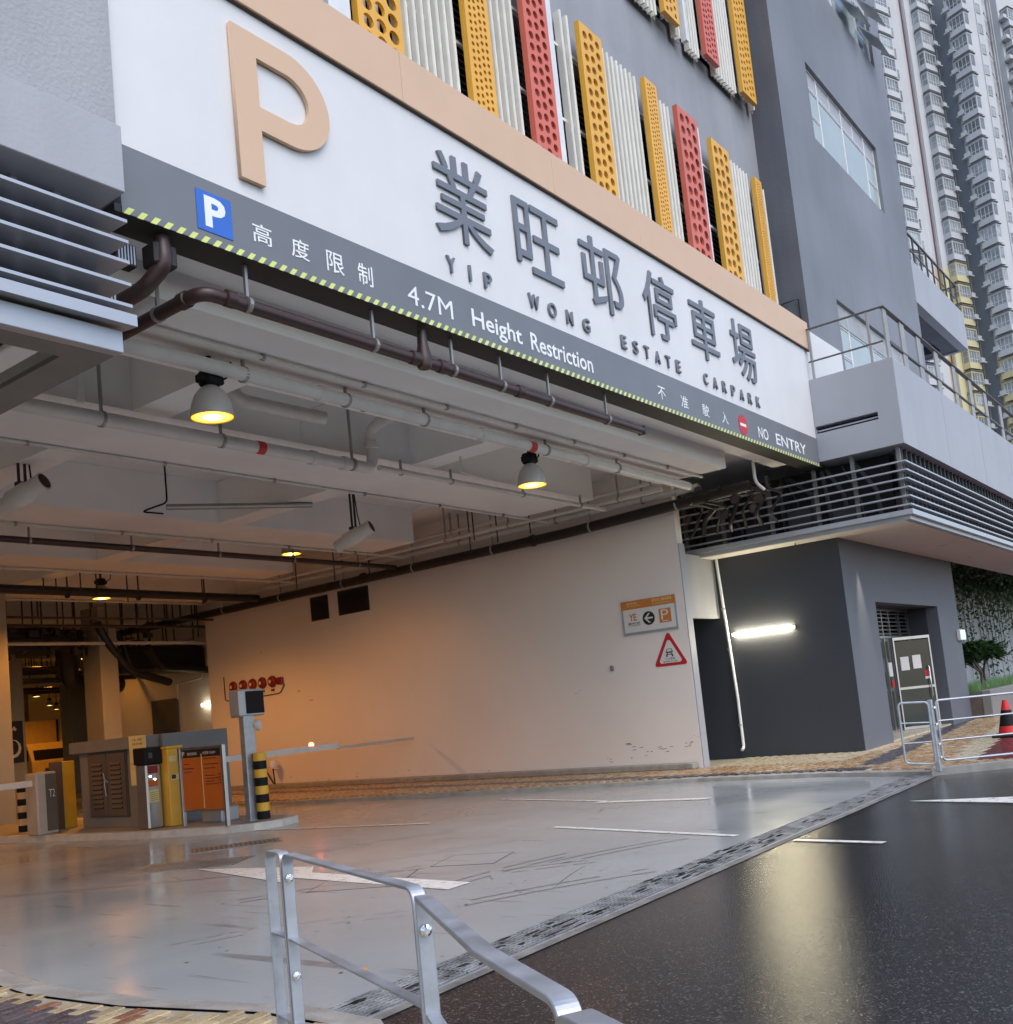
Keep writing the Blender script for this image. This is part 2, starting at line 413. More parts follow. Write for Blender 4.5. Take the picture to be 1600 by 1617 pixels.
def glyph(body, box, depth_at, m, parent, name, facing='S', thick=.03, bold=0., flat=False):
    """flat or raised lettering fitted to the box (u0,u1,z0,z1) on the plane"""
    c = bpy.data.curves.new(name, 'FONT'); c.body = body; c.size = 1; c.extrude = 0 if flat else .5; c.offset = bold
    c.resolution_u = 3
    t = bpy.data.objects.new('tmp', c); COL.objects.link(t)
    dg = bpy.context.evaluated_depsgraph_get(); me = bpy.data.meshes.new_from_object(t.evaluated_get(dg))
    bpy.data.objects.remove(t); bpy.data.curves.remove(c)
    xs = [v.co.x for v in me.vertices]; ys = [v.co.y for v in me.vertices]
    x0, x1, y0, y1 = min(xs), max(xs), min(ys), max(ys)
    u0, u1, z0, z1 = box; b = base(parent)
    for v in me.vertices:
        u = u0+(v.co.x-x0)/(x1-x0)*(u1-u0); z = z0+(v.co.y-y0)/(y1-y0)*(z1-z0); d = -(v.co.z+.5)*thick if not flat else 0
        if facing == 'S': v.co = Vector((u, depth_at+d, z))-b
        else: v.co = Vector((depth_at+d, -u, z))-b           # u = -y so that text reads towards the viewer
    me.materials.clear(); me.materials.append(m); me.name = name
    o = bpy.data.objects.new(name, me); COL.objects.link(o); o.parent = parent; return o

# ================================================================== GROUND
def sheet(name, pts, z, m, kind='structure', thick=0.):
    mb = MB(); n = len(pts)
    if thick: mb.prism(pts, 2, z-thick, z)
    else: mb.add([(p[0], p[1], z) for p in pts], [tuple(range(n))])
    o = mb.build(name, m); o['kind'] = kind; return o
sheet('road', [(-700,-700),(900,-700),(900,900),(-700,900)], 0, asphalt)
FL = [(4.11,4.42),(16.34,4.42),(16.75,6.3),(16.75,8.57),(16.03,12.4),(15.3,17.9),(15.3,26),(22,26),(22,34),(46,34),(46,95),(-12,95),(-12,12),(3.9,12),(3.98,8.3),(3.83,7.0),(3.89,6.03),(4.13,4.9)]
floor = sheet('carpark_floor', FL, .004, epoxy)
# kerb and near pavement (bottom left)
kerbL = [(3.9,14),(3.98,8.3),(3.83,7.0),(3.89,6.03),(4.13,4.9),(4.08,4.2),(3.3,3.1),(2.6,2.0),(1.9,.9),(1.2,-.6),(.6,-4)]
def offset(poly, d):
    out = []
    for i, p in enumerate(poly):
        a = Vector(poly[max(0, i-1)]); b = Vector(poly[min(len(poly)-1, i+1)]); t = (b-a).normalized()
        out.append((p[0]+t.y*d, p[1]-t.x*d))
    return out
kin = offset(kerbL, .30)
kb = MB()
for i in range(len(kerbL)-1):
    a, b, c, d = kerbL[i], kerbL[i+1], kin[i+1], kin[i]
    kb.add([(a[0],a[1],-.02),(b[0],b[1],-.02),(b[0],b[1],.05),(a[0],a[1],.05),(c[0],c[1],.097),(d[0],d[1],.097)], [(0,3,2,1),(3,5,4,2)])
o = kb.build('kerb', conc_kerb); o['kind'] = 'structure'
sheet('pavement', kin+[(-30,-4),(-30,14)], .082, mortar)
# right pavement
kR = [(15.3,26),(15.3,17.9),(16.03,12.4),(16.75,8.57),(16.75,6.3),(16.34,4.40),(17.07,3.4),(18.3,1.9),(20.5,.2),(60,-8)]
kRi = offset(kR, -.2)
kb = MB()
for i in range(len(kR)-1):
    a, b, c, d = kR[i], kR[i+1], kRi[i+1], kRi[i]; h = .11 if i >= 5 else .07
    kb.add([(a[0],a[1],-.02),(b[0],b[1],-.02),(b[0],b[1],h),(a[0],a[1],h),(c[0],c[1],.115 if i>=5 else .085),(d[0],d[1],.115 if i>=5 else .085)], [(0,1,2,3),(3,2,4,5)])
o = kb.build('kerb', conc_kerb); o['kind'] = 'structure'
sheet('pavement', kRi[::-1]+[(18.9,26),(30,26),(80,26),(80,-8)], .078, mortar)

def inpoly(x, y, P):
    c = False; n = len(P)
    for i in range(n):
        x1, y1 = P[i]; x2, y2 = P[(i+1) % n]
        if (y1 > y) != (y2 > y) and x < (x2-x1)*(y-y1)/(y2-y1)+x1: c = not c
    return c
# near pavers: each brick an object, herringbone-free stretcher bond laid on the skew
pv = struct(bpy.data.objects.new('paving', None)); COL.objects.link(pv)
protos = {}
for nm, m_ in (('buff', brick_buff), ('red', brick_red), ('dark', brick_dark)):
    p = MB(); p.bbox(-.098, .098, -.048, .048, -.02, .012, .006); me = p.build('brick', m_); protos[nm] = me.data; bpy.data.objects.remove(me)
a = radians(8); ca, sa = cos(a), sin(a); cells = []
for i in range(-40, 40):
    for j in range(-80, 80):
        lx, ly = i*.2+(.1 if j % 2 else 0), j*.1
        x, y = 3.2+lx*ca-ly*sa, 5.8+lx*sa+ly*ca
        if not inpoly(x, y, kin+[(-3, -2), (-3, 14)]): continue
        k = min(range(len(kin)), key=lambda q: hypot(kin[q][0]-x, kin[q][1]-y))
        dmin = min(abs((Vector(kin[q+1])-Vector(kin[q])).normalized().cross(Vector((x, y))-Vector(kin[q]))) if 0 <= (Vector(kin[q+1])-Vector(kin[q])).normalized().dot(Vector((x,y))-Vector(kin[q])) <= (Vector(kin[q+1])-Vector(kin[q])).length else 9 for q in range(len(kin)-1))
        if dmin < .07: continue
        cells.append((x, y))
# visible ones first (those near the kerb ahead of the camera)
vis = [c for c in cells if c[1] > 3.9 and c[0] > 2.6 and c[1] < 9 and c[0] > 2.95+abs(c[1]-6)*.02]
vis.sort(key=lambda c: -c[0]); vis = vis[:290]; vs_ = set(vis); rest = [c for c in cells if c not in vs_ and c[1] > -1 and c[0] > -1]
def bcol(x, y):
    if x < 3.38-max(0, y-7.0)*.35 and y > 5.75 and y < 12: return 'dark'
    h = math.sin(x*91.7+y*47.3)*43758.5; h -= math.floor(h)
    return 'red' if h < .11 else 'buff'
for x, y in vis:
    b = bpy.data.objects.new('brick', protos[bcol(x, y)]); COL.objects.link(b); b.parent = pv
    b.location = (x, y, .087+random.uniform(-.0015, .0015)); b.rotation_euler = (0, 0, a+random.uniform(-.01, .01))
def bricks(name, cells, ang, colf, mats, z, lw=.2, ww=.1, parent=None):
    mb = MB(); c_, s_ = cos(ang), sin(ang)
    for x, y in cells:
        mi = colf(x, y); l, w = lw/2-.004, ww/2-.004; dz = random.uniform(-.0015, .0015)
        P = [(-l,-w),(l,-w),(l,w),(-l,w)]; Q = [(x+p*c_-q*s_, y+p*s_+q*c_) for p, q in P]
        mb.add([(q[0],q[1],z-.03) for q in Q]+[(q[0],q[1],z+dz) for q in Q], [(4,5,6,7),(0,1,5,4),(1,2,6,5),(2,3,7,6),(3,0,4,7)], mi)
    o = mb.build(name, mats, parent); o['kind'] = 'stuff'; return o
bricks('brick_field', rest, a, lambda x, y: {'buff': 0, 'red': 1, 'dark': 2}[bcol(x, y)], [brick_buff, brick_red, brick_dark], .1, parent=pv)
# far pavers on the right pavement
reg = kRi[::-1]+[(18.66,26),(18.66,9.4),(20.7,9.4),(20.7,6.85),(30,6.8),(60,6.8),(60,-6)]
cells = []
for i in range(0, 260):
    for j in range(0, 330):
        x = 15.2+i*.2+(.1 if j % 2 else 0); y = -1.5+j*.1
        if x > 44 or (x < 19 and y > 26) : continue
        if y > 9.4 and x > 18.6: continue
        if y < 3.3-(x-17)*.1 and x > 34: continue
        if inpoly(x, y, reg): cells.append((x, y))
def colR(x, y):
    # a charcoal band runs along the walls, cream edging, maroon field by the road
    d = y-(4.35+(x-16.4)*.115)
    if x > 17.6 and d < 0: 
        return 4 if d < -.45 else 3
    if abs(y-(5.75+(x-18)*.10)) < .22 and x > 17.6: return 1
    if abs(x-17.0-(y-6)*.02) < .22 and y > 5.6 and y < 26: return 1
    if x > 18.7 and y > 6.55: return 3
    h = math.sin(x*12.7+y*7.3)*4358.5; h -= math.floor(h)
    return 0 if h < .62 else (2 if h < .9 else 3)
bricks('pavement_bricks', cells, 0, colR, [brick_org, brick_dark, brick_buff, brick_crm, brick_maroon], .098)

# drainage channel with gratings
dr = thing('drainage_channel', 'long slotted steel drainage channel between the painted floor and the asphalt road', 'drain', (4.11, 4.42, 0))
mb = MB(); mb.box(4.11, 16.4, 4.40, 4.425, -.1, .010); mb.box(4.11, 16.4, 4.775, 4.80, -.1, .010)
mb.box(4.11, 16.4, 4.425, 4.775, -.1, .0065, 1); mb.build('channel_frame', [steel, mat('channel_bed', (.045,.045,.043), .7, var=.4, scale=6)], dr)
sheet('road_edge_strip', [(4.0,4.31),(16.3,4.31),(16.3,4.40),(4.0,4.40)], .006, mat('drain_concrete', (.20,.19,.175), .5, var=.4, scale=4, bump=.5, bscale=50))
random.seed(9)
dm = MB()
for k in range(130):
    x_, y_ = random.uniform(4.2, 16), 4.60+random.gauss(0, .09); w_, h_ = random.uniform(.02,.16), random.uniform(.008,.035)
    if random.random() < .5: x_ = random.choice((6.2, 8.9, 9.3, 5.2, 10.5))+random.gauss(0,.5)
    y_ = min(max(y_, 4.43), 4.80)
    pts_ = [(x_+w_*cos(t_)*random.uniform(.6,1), y_+h_*sin(t_)*random.uniform(.6,1), .0162) for t_ in [i_*pi/4 for i_ in range(8)]]
    dm.add(pts_, [tuple(range(8))])
dm.build('drain_silt', mat('silt', (.012,.012,.011), .8))['kind'] = 'stuff'
g0 = None; k = 0; x = 4.13
grate_m = mat('grate_metal', (.25, .255, .26), .5, metal=.1, var=.55, scale=5)
while x < 16.2:
    if g0 is None:
        g = MB()
        for j in range(9): g.box(0, .985, .006+j*.0415, .006+j*.0415+.014, .005, .014)
        for i in range(17): g.box(i*.06, i*.06+.014, 0, .345, .004, .012)
        g0 = g.build('grate', grate_m, dr, loc=(x-4.11, .015, .002), local=True)
        # local build keeps vertices relative to the grate's own corner
    else: inst(g0, (x-4.11, .015, .002), dr)
    x += 1.0
# square manhole covers / shallow gratings in the floor
def fgrate(cx, cy, w, h, rot, label):
    t = thing('floor_grate', label, 'grate', (cx, cy, 0), rotz=rot)
    m_ = MB(); m_.box(-w/2, w/2, -h/2, h/2, 0, .007, 1)
    nn = int(w/.07)
    for i in range(nn): m_.box(-w/2+i*w/nn+.01, -w/2+i*w/nn+.045, -h/2+.02, h/2-.02, .0072, .012)
    m_.box(-w/2-.03, w/2+.03, -h/2-.03, -h/2, 0, .011); m_.box(-w/2-.03, w/2+.03, h/2, h/2+.03, 0, .011)
    m_.build('grating', [mat('floor_grate_metal', (.20,.20,.195), .4, var=.3), mat('grate_gap', (.09,.088,.085), .5)], t, local=True); return t
fgrate(8.35, 12.0, 1.5, .75, radians(-60), 'ribbed grey floor grate left of the painted arrow, nearer the viewer')
fgrate(9.9, 13.0, 1.3, .55, radians(-35), 'ribbed grey floor grate just in front of the traffic island, farther back')
def cover(cx, cy, w, rot, label):
    t = thing('manhole_cover', label, 'manhole cover', (cx, cy, 0), rotz=rot); m_ = MB()
    m_.box(-w/2, w/2, -w/2, w/2, 0, .0065); e = .010
    for s_ in (-1, 1):
        m_.box(-w/2-e, w/2+e, s_*w/2-e/2, s_*w/2+e/2, 0, .0075, 1); m_.box(s_*w/2-e/2, s_*w/2+e/2, -w/2, w/2, 0, .0076, 1)
    m_.build('lid', [epoxy, joint_dark], t, local=True)
    return t
cover(7.75, 8.05, .95, .5, 'square manhole cover under the shaft of the painted arrow')
cover(9.05, 7.6, .75, .35, 'square manhole cover outlined by dark joints in the open middle of the painted floor')
# painted markings
def line(name, pts, w, label=None):
    a, b = Vector(pts[0]), Vector(pts[1]); t = (b-a).normalized(); nrm = Vector((-t.y, t.x))*w/2
    o = MB().add([(*(a-nrm), .0105), (*(b-nrm), .0105), (*(b+nrm), .0105), (*(a+nrm), .0105)], [(0,1,2,3)]).build(name, mark_white)
    o['kind'] = 'structure'; return o
line('lane_line', [(11.42,14.51),(11.97,10.85)], .11)
line('lane_line', [(11.45,8.12),(10.65,5.05)], .11)
line('lane_line', [(10.15,4.78),(9.95,4.42)], .13)
line('lane_line', [(10.36,4.27),(10.2,3.28)], .11)
line('stop_line', [(15.0,11.77),(14.25,9.0)], .10)
line('stop_line', [(14.1,9.1),(14.2,7.12)], .2)
o = MB().add([(13.35,3.92,.0085),(12.96,2.55,.0085),(13.25,1.0,.0085),(13.60,1.0,.0085),(13.55,2.73,.0085)], [(0,1,2,3,4)]).build('road_arrow', mark_white); o['kind'] = 'structure'
o = MB().add([(8.08,11.45,.0105),(7.52,9.15,.0105),(7.76,9.2,.0105),(7.47,6.62,.0105),(7.82,6.62,.0105),(8.08,9.25,.0105),(8.42,9.6,.0105)], [(0,1,2,5,6),(2,3,4,5)]).build('direction_arrow', mark_white); o['kind'] = 'structure'
# tyre scuffs and joints
random.seed(3)
scm = mat('tyre_scuff', (.10, .095, .09), .4, var=.3, scale=30)
sc = MB()
for k in range(24):
    x0, y0 = random.uniform(5, 14), random.uniform(5, 12.5); an = random.choice((radians(60), radians(78), radians(100), radians(30)))+random.uniform(-.15, .15)
    ln = random.uniform(.15, 1.6); w = random.uniform(.003, .007); cur = random.uniform(-.25, .25)
    for i in range(6):
        a1 = an+cur*i/6; nx, ny = x0+cos(a1)*ln/6, y0+sin(a1)*ln/6; px_, py_ = -sin(a1)*w*(1-abs(i-2.5)/4), cos(a1)*w*(1-abs(i-2.5)/4)
        sc.add([(x0-px_, y0-py_, .0072), (nx-px_, ny-py_, .0072), (nx+px_, ny+py_, .0072), (x0+px_, y0+py_, .0072)], [(0,1,2,3)]); x0, y0 = nx, ny
sc.add([(4.6,15.2,.0074),(8.0,9.9,.0074),(8.014,9.91,.0074),(4.62,15.22,.0074)], [(0,1,2,3)])
o = sc.build('tyre_scuffs', scm); o['kind'] = 'stuff'
random.seed(17); db = MB()   # grit and small dark debris, curved tyre arcs
for k in range(420):
    x0, y0 = random.uniform(4.6, 14), random.uniform(4.9, 12.5); w_ = random.uniform(.004,.022); h_ = w_*random.uniform(.3,1); a_ = random.uniform(0, 3.1)
    db.add([(x0+cos(a_+t_)*w_*(1 if i_ % 2 else .6), y0+sin(a_+t_)*h_, .0079) for i_, t_ in enumerate([j*pi/3 for j in range(6)])], [tuple(range(6))])
for k in range(16):
    cx_, cy_, R_ = random.uniform(2, 9), random.uniform(-3, 4), random.uniform(5, 9); a0_ = radians(random.uniform(20, 75)); da = radians(random.uniform(6, 22)); w_ = random.uniform(.006, .02)
    for sgn in (0, .19):
        for i_ in range(12):
            t0, t1 = a0_+da*i_/12, a0_+da*(i_+1)/12; q_ = [(cx_+(R_+sgn+u)*cos(t), cy_+(R_+sgn+u)*sin(t), .0077) for t, u in ((t0,0),(t1,0),(t1,w_),(t0,w_))]
            if all(5 < p[0] < 15 and 4.9 < p[1] < 13 for p in q_) and random.random() < .8: db.add(q_, [(0,1,2,3)])
db.build('floor_grit', mat('grit', (.16,.155,.145), .5, var=.3, scale=30))['kind'] = 'stuff'
lf = thing('fallen_leaf', 'small orange fallen leaf on the painted floor beyond the near railing', 'leaf', (4.95, 5.25, .008))
MB().add([(0,-.07,0),(.035,-.03,.012),(.04,.02,.01),(0,.08,.002),(-.045,.03,.012),(-.03,-.03,.004),(.0,0,.004)], [(0,1,6),(1,2,6),(2,3,6),(3,4,6),(4,5,6),(5,0,6)]).build('blade', leaf_fallen, lf, local=True)

# ================================================================== CARPARK BUILDING
CB = thing('carpark_building', 'pale car park building with wide white name fascia, beige band and coloured slatted screens', 'building', (11, 6.72, 0))
YF = 6.72
wall('S', YF, 4.46, 20.0, 6.46, 8.34, thick=.33).build('sign_wall', white_sign, CB)
MB().box(4.43, 22.5, 6.745, 7.05, 8.34, 8.86).build('parapet_wall', white_sign, CB)
wall('S', YF-.006, 4.46, 19.995, 5.94, 6.46, thick=.3).build('strip_panel', strip_grey, CB)
MB().box(4.40, 20.2, YF, YF+.33, 5.875, 5.94).build('beam_edge', black_edge, CB)
MB().box(20.0, 22.5, 6.745, 7.05, 7.5, 8.34).build('parapet_return', white_sign, CB)
# beige band in cladding panels with hairline joints
xs = [2.0, 5.2, 7.98, 10.9, 13.2, 15.6, 17.9, 20.2]
for i in range(len(xs)-1):
    MB().bbox(xs[i]+.003, xs[i+1]-.003, YF-.055, YF+.02, 8.34, 8.93, .004).build('cladding_panel', beige_band, CB)
MB().box(4.43, 20.2, YF-.03, YF, 8.325, 8.34).build('shadow_joint', joint_dark, CB)
MB().box(2, 20.19, YF+.03, 7.0, 8.86, 8.92).build('band_capping', beige_band, CB)
# upper wall with window openings behind the screens
YU = 7.9
holes = [(7.0,12.75,9.2,12.25),(12.93,18.0,9.2,12.25),(18.2,21.4,9.2,12.25),(13.0,18.0,14.9,18.2),(18.15,21.4,14.9,18.2)]
wall('S', YU, 1.0, 21.98, 8.5, 20.5, holes=holes, thick=.3).build('upper_wall', upper_grey, CB)
for h in holes:
    mb = MB(); mb.box(h[0]-.05, h[1]+.05, YU+.42, YU+.5, h[2]-.05, h[3]+.05); mb.build('window_recess', dark_void, CB)
    mb = MB(); z = h[2]+.06
    while z < h[3]-.05: mb.add([(h[0],YU+.12,z),(h[1],YU+.12,z),(h[1],YU+.26,z+.07),(h[0],YU+.26,z+.07),(h[0],YU+.12,z+.012),(h[1],YU+.12,z+.012),(h[1],YU+.26,z+.082),(h[0],YU+.26,z+.082)], [(0,1,2,3),(7,6,5,4),(0,4,5,1)]); z += .11
    mb.build('louvre_blades', blade_grey, CB)['kind'] = 'stuff'
# ---- screens: slats (each its own), perforated panels with real holes
slat_meshes = {}
def slat(x, z0, z1, y=7.70):
    key = (round(z1-z0, 2))
    if key not in slat_meshes:
        m_ = MB(); h = z1-z0
        m_.prism([(-.022,.13),(-.022,.02),(-.012,0),(.012,0),(.022,.02),(.022,.13)], 2, 0, h)
        m_.box(.022, .125, .10, .112, 0, h, 1)
        o = m_.build('slat', [alu_white, slat_web], CB, loc=Vector((x, y, z0))-CB.location, local=True); slat_meshes[key] = o; return o
    return inst(slat_meshes[key], Vector((x, y, z0))-CB.location, CB)
def slats(x0, x1, n, z0, z1):
    p = (x1-x0)/n
    for i in range(n): slat(x0+p*(i+.3), z0, z1)
def perforated(x0, x1, z0, z1, cols, m_, y=7.58, r=.36, stag=True):
    mb = MB(); mg = .06; w = (x1-x0-2*mg)/cols; rows = max(1, int((z1-z0-2*mg)/w)); hgt = (z1-z0-2*mg)/rows; N = 12; t = .055
    def F(x, z, d=0): return (x, y+d, z)
    for q in ((x0, x1, z0, z0+mg), (x0, x1, z1-mg, z1), (x0, x0+mg, z0+mg, z1-mg), (x1-mg, x1, z0+mg, z1-mg)):
        mb.quad(F(q[0],q[2]), F(q[1],q[2]), F(q[1],q[3]), F(q[0],q[3]))
    for i in range(cols):
        for j in range(rows):
            a0, c0 = x0+mg+i*w, z0+mg+j*hgt; cx, cz = a0+w/2, c0+hgt/2
            cz += (hgt*.22*(1 if i % 2 else -1)) if stag and cols > 1 else 0
            rr = min(w, hgt)*r
            cz = min(max(cz, c0+rr+.004), c0+hgt-rr-.004)
            outer = []; inner = []
            for k in range(N):
                an = 2*pi*k/N+pi/4; ux, uz = cos(an), sin(an); s_ = 1/max(abs(ux), abs(uz))
                outer.append((min(max(a0+w/2+ux*s_*w/2, a0), a0+w), min(max(c0+hgt/2+uz*s_*hgt/2, c0), c0+hgt))); inner.append((cx+ux*rr, cz+uz*rr))
            vs = [F(*p) for p in outer]+[F(*p) for p in inner]+[F(*p, d=.05) for p in inner]
            fs = [(k, N+k, N+(k+1) % N, (k+1) % N) for k in range(N)]+[(N+k, 2*N+k, 2*N+(k+1) % N, N+(k+1) % N) for k in range(N)]
            mb.add(vs, fs)
    for a_, b_ in ((x0, x0), (x1, x1)): mb.quad((a_, y, z0), (a_, y+t+.04, z0), (a_, y+t+.04, z1), (a_, y, z1))
    mb.quad((x0,y,z0),(x1,y,z0),(x1,y+t+.04,z0),(x0,y+t+.04,z0)); mb.quad((x0,y,z1),(x0,y+t+.04,z1),(x1,y+t+.04,z1),(x1,y,z1))
    # pale strips added behind all but the last column, standing for lit wall
    o = mb.build('perforated_panel', m_, CB)
    bk = MB()
    for i in range(max(1, cols-1)):
        xx = x0+mg+(i+.35)*w; bk.box(xx-w*.1, xx+w*.62, y+.12, y+.15, z0+.03, z1-.03)
    bk.build('hole_backing', alu_white, o, local=False); return o
ZB, ZT = 9.0, 12.74
perforated(8.39, 9.19, ZB, 13.0, 3, yellow_pan, r=.40)
slats(9.24, 10.55, 8, ZB, 13.0)
perforated(10.57, 11.12, ZB, 13.0, 4, yellow_pan, r=.30)
slats(11.17, 12.04, 5, ZB, 13.0)
perforated(12.06, 12.72, ZB, 13.0, 3, red_pan, r=.36)
slats(13.30, 13.70, 2, ZB, ZT+.06)
perforated(13.71, 14.41, ZB, ZT, 3, yellow_pan, r=.36)
slats(14.46, 15.87, 9, ZB, ZT+.03)
perforated(15.90, 16.35, ZB, ZT+.04, 4, yellow_pan, r=.30)
slats(16.40, 17.12, 5, ZB, ZT)
perforated(17.15, 17.99, ZB, ZT+.06, 3, red_pan, r=.38)
perforated(18.62, 19.46, ZB, ZT, 3, yellow_pan, r=.38)
slats(19.52, 20.78, 8, ZB, ZT+.05)
perforated(20.80, 21.16, ZB, ZT-.02, 4, yellow_pan, r=.30)
slats(21.2, 21.72, 3, ZB, ZT+.02)
for x0, x1, z0, z1 in ((7.94,8.30,ZB,13),(12.75,12.93,ZB,13),(18.04,18.14,ZB,ZT),):
    MB().box(x0, x1, 7.62, 7.74, z0, z1).build('screen_frame', win_frame, CB)
Z2 = 14.72
slats(16.05, 17.13, 7, Z2-.1, 18.6); perforated(17.15, 17.78, Z2, 18.5, 3, yellow_pan, r=.30); slats(17.82, 18.1, 2, Z2-.1, 18.6)
slats(18.42, 18.94, 4, Z2-.1, 18.6); perforated(18.97, 19.6, Z2, 18.5, 4, red_pan, r=.32)
slats(19.65, 20.78, 8, Z2-.05, 18.6); perforated(20.8, 21.55, Z2, 18.5, 4, yellow_pan, r=.30); slat(21.7, Z2, 18.6)
MB().box(18.12, 18.22, 7.62, 7.74, Z2-.1, 18.6).build('screen_frame', win_frame, CB)
for z in (9.6, 10.9, 12.2, 14.95, 16.6):
    xa, xb = (7.9, 21.8) if z < 14 else (16.0, 21.8)
    mb = MB(); mb.box(xa, xb, 7.80, 7.84, z, z+.05)
    x = xa
    while x < xb: mb.box(x, x+.04, 7.84, 7.9, z-.02, z+.06); x += .8
    mb.build('screen_rail', alu_white, CB)
# ---- left wing: rendered wall and louvred box
MB().box(-6, 4.42, 6.66, 7.2, 6.44, 20).build('left_wall', grey_light, CB)
MB().bbox(-6, 4.345, 6.48, 7.0, 5.90, 6.44, .006).build('louvre_box_fascia', fascia_grey, CB)
for i, z in enumerate((5.64, 5.475, 5.31, 5.135, 4.965)):
    MB().prism([(6.46, z+.004), (6.46, z+.029), (6.76, z+.029), (6.76, z+.012)], 0, -6, 4.33).build('louvre', alu_grey, CB)
MB().prism([(6.42,4.81),(6.42,4.90),(6.80,4.90),(6.80,4.85)], 0, -6, 4.335).build('louvre', alu_grey, CB)
MB().bbox(-6, 4.27, 6.52, 6.62, 4.62, 4.79, .005).build('box_sill', alu_grey, CB)
MB().box(-6, 4.30, 6.86, 6.9, 4.7, 5.9).build('louvre_backing', blade_grey, CB)
mb = MB()
for x in [k*.33-2 for k in range(19)]: mb.box(x, x+.05, 6.78, 6.86, 4.8, 5.9)
mb.build('louvre_bracket', alu_grey, CB)
# soffit of the box with slots (seen from below)
mb = MB(); mb.box(-6, 4.25, 6.62, 6.85, 4.62, 4.66); mb.box(3.95, 4.25, 6.85, 8.6, 4.62, 4.66); mb.box(-6, 3.95, 8.2, 8.6, 4.62, 4.66)
mb.build('box_soffit', cab_grey, CB)
for k in range(12):
    x = 3.62-k*.34; MB().bbox(x, x+.2, 6.9, 8.15, 4.64, 4.70, .01).build('soffit_slat', ceil_under, CB)
MB().box(-6, 3.95, 6.85, 8.2, 4.8, 4.84).build('soffit_backing', blade_grey, CB)
MB().box(4.20, 4.26, 6.9, 8.6, 4.66, 5.9).build('box_end_panel', ceil_white, CB)
MB().box(3.9, 4.2, 6.92, 40, 0, 4.62).build('left_inner_wall', wall_cream, CB) if False else None
# ---- ceiling: slab, beams across, beams lengthways
MB().box(-14, 46, 7.05, 95, 6.45, 6.75).build('ceiling_slab', ceil_white, CB)
MB().box(-14, 19.5, 7.056, 7.5, 5.97, 6.45).build('edge_beam', ceil_under, CB)
MB().box(4.27, 17.2, 7.5, 8.9, 5.66, 6.448).build('beam', ceil_under, CB)
beams = [(10.4,12.2),(15.3,16.65),(19.5,20.7),(23.7,24.9),(29,30.2),(34,35.2),(41,42.2),(50,51.2),(60,61.2),(72,73.2)]
for a_, b_ in beams:
    xr = 17.2 if a_ < 22 else (20.99 if a_ < 33 else 45.9)
    MB().box(-14, xr, a_, b_, 5.66, 6.447).build('beam', ceil_white if a_ > 14 else ceil_under, CB)
prev = 8.9
for a_, b_ in beams[:5]:
    for x0 in (1.95, 6.88, 11.80):
        MB().box(x0, x0+.5, prev+.002, a_-.002, 5.662, 6.446).build('cross_beam', ceil_under, CB)
    prev = b_
MB().box(17.2, 18.7, 7.06, 26, 6.40, 6.449).build('wall_edge_slab', ceil_white, CB)
# ---- cream side wall
MB().bbox(18.7, 18.95, 9.42, 25.3, .05, 6.4, .008).build('side_wall', wall_cream, CB)
MB().bbox(18.702, 18.952, 9.392, 9.42, .05, 4.7, .004).build('wall_end', fascia_grey, CB)
MB().box(18.95, 20.78, 9.62, 9.75, 3.18, 4.56).build('lintel', grey_light, CB)
MB().box(18.95, 20.78, 11.6, 11.7, 0, 4.5).build('passage_end', dark_build, CB)
MB().box(18.952, 19.0, 9.75, 11.6, 0, 4.5).build('passage_wall', dark_build, CB)
mb = MB(); mb.bbox(18.42, 18.69, 9.5, 25.3, .09, .22, .02); mb.build('wall_kerb', conc_kerb, CB)
# ---- deep interior: back walls, columns
MB().box(21.0, 21.2, 25.3, 34, 0, 6.4).build('back_side_wall', wall_cream, CB)
MB().box(45.8, 46, 34, 95, 0, 6.4).build('far_right_wall', wall_cream, CB)
MB().box(21.2, 46, 33.8, 34, 0, 6.4).build('cross_wall', wall_cream, CB)
wall('S', 76, -14, 45.8, 0, 6.4, holes=[(39.5, 42.0, 0, 4.25)], thick=.3).build('end_wall', wall_cream, CB)
MB().box(18.95, 21.0, 25.2, 25.3, 0, 6.4).build('wall_return', wall_cream, CB)
MB().box(-14, -13.8, 17, 95, 0, 6.4).build('far_side_wall', wall_cream, CB)
MB().box(20.93, 20.998, 30.2, 31.7, .1, 3.15).build('service_door', door_grey, CB)
deep_paint = mat('dimmed_column_paint', (.34, .32, .27), .7, var=.1, scale=.8)  # colour darkened to imitate the dim light deep inside
def column(x0, x1, y0, y1, m_=deep_paint):
    return MB().bbox(x0, x1, y0, y1, 0, 5.66, .02).build('column', m_, CB)
column(15.65, 16.2, 26, 26.9); column(11.2, 12.08, 24, 24.8)
column(22.6, 23.4, 40, 40.8); column(28.2, 29.0, 50, 50.8); column(34.8, 35.6, 61, 61.8); column(19.6, 20.3, 40, 40.8); column(31.5, 32.3, 62, 62.8)
column(9.0, 9.8, 41, 41.8); column(5.2, 6.0, 26, 26.8)
MB().box(14.902, 14.92, 29.62, 30.48, 1.5, 3.2).build('column_band', dark_board, CB) if False else None
# numbered column with a black band
NC = thing('numbered_column', 'square column with a wide black band carrying the outlined numeral 6', 'column', (16.0, 30.6, 0))
MB().bbox(15.04, 15.6, 30.2, 31.0, 0, 5.6, .02).build('shaft', deep_paint, NC)
MB().box(15.02, 15.5, 30.17, 30.9, 1.5, 2.75).build('black_band', dark_board, NC)
glyph('6', (14.9, 15.42, 1.65, 2.6), 30.16, white_vin, NC, 'numeral', flat=True)
glyph('6', (14.97, 15.34, 1.74, 2.5), 30.155, dark_board, NC, 'numeral_inset', flat=True)

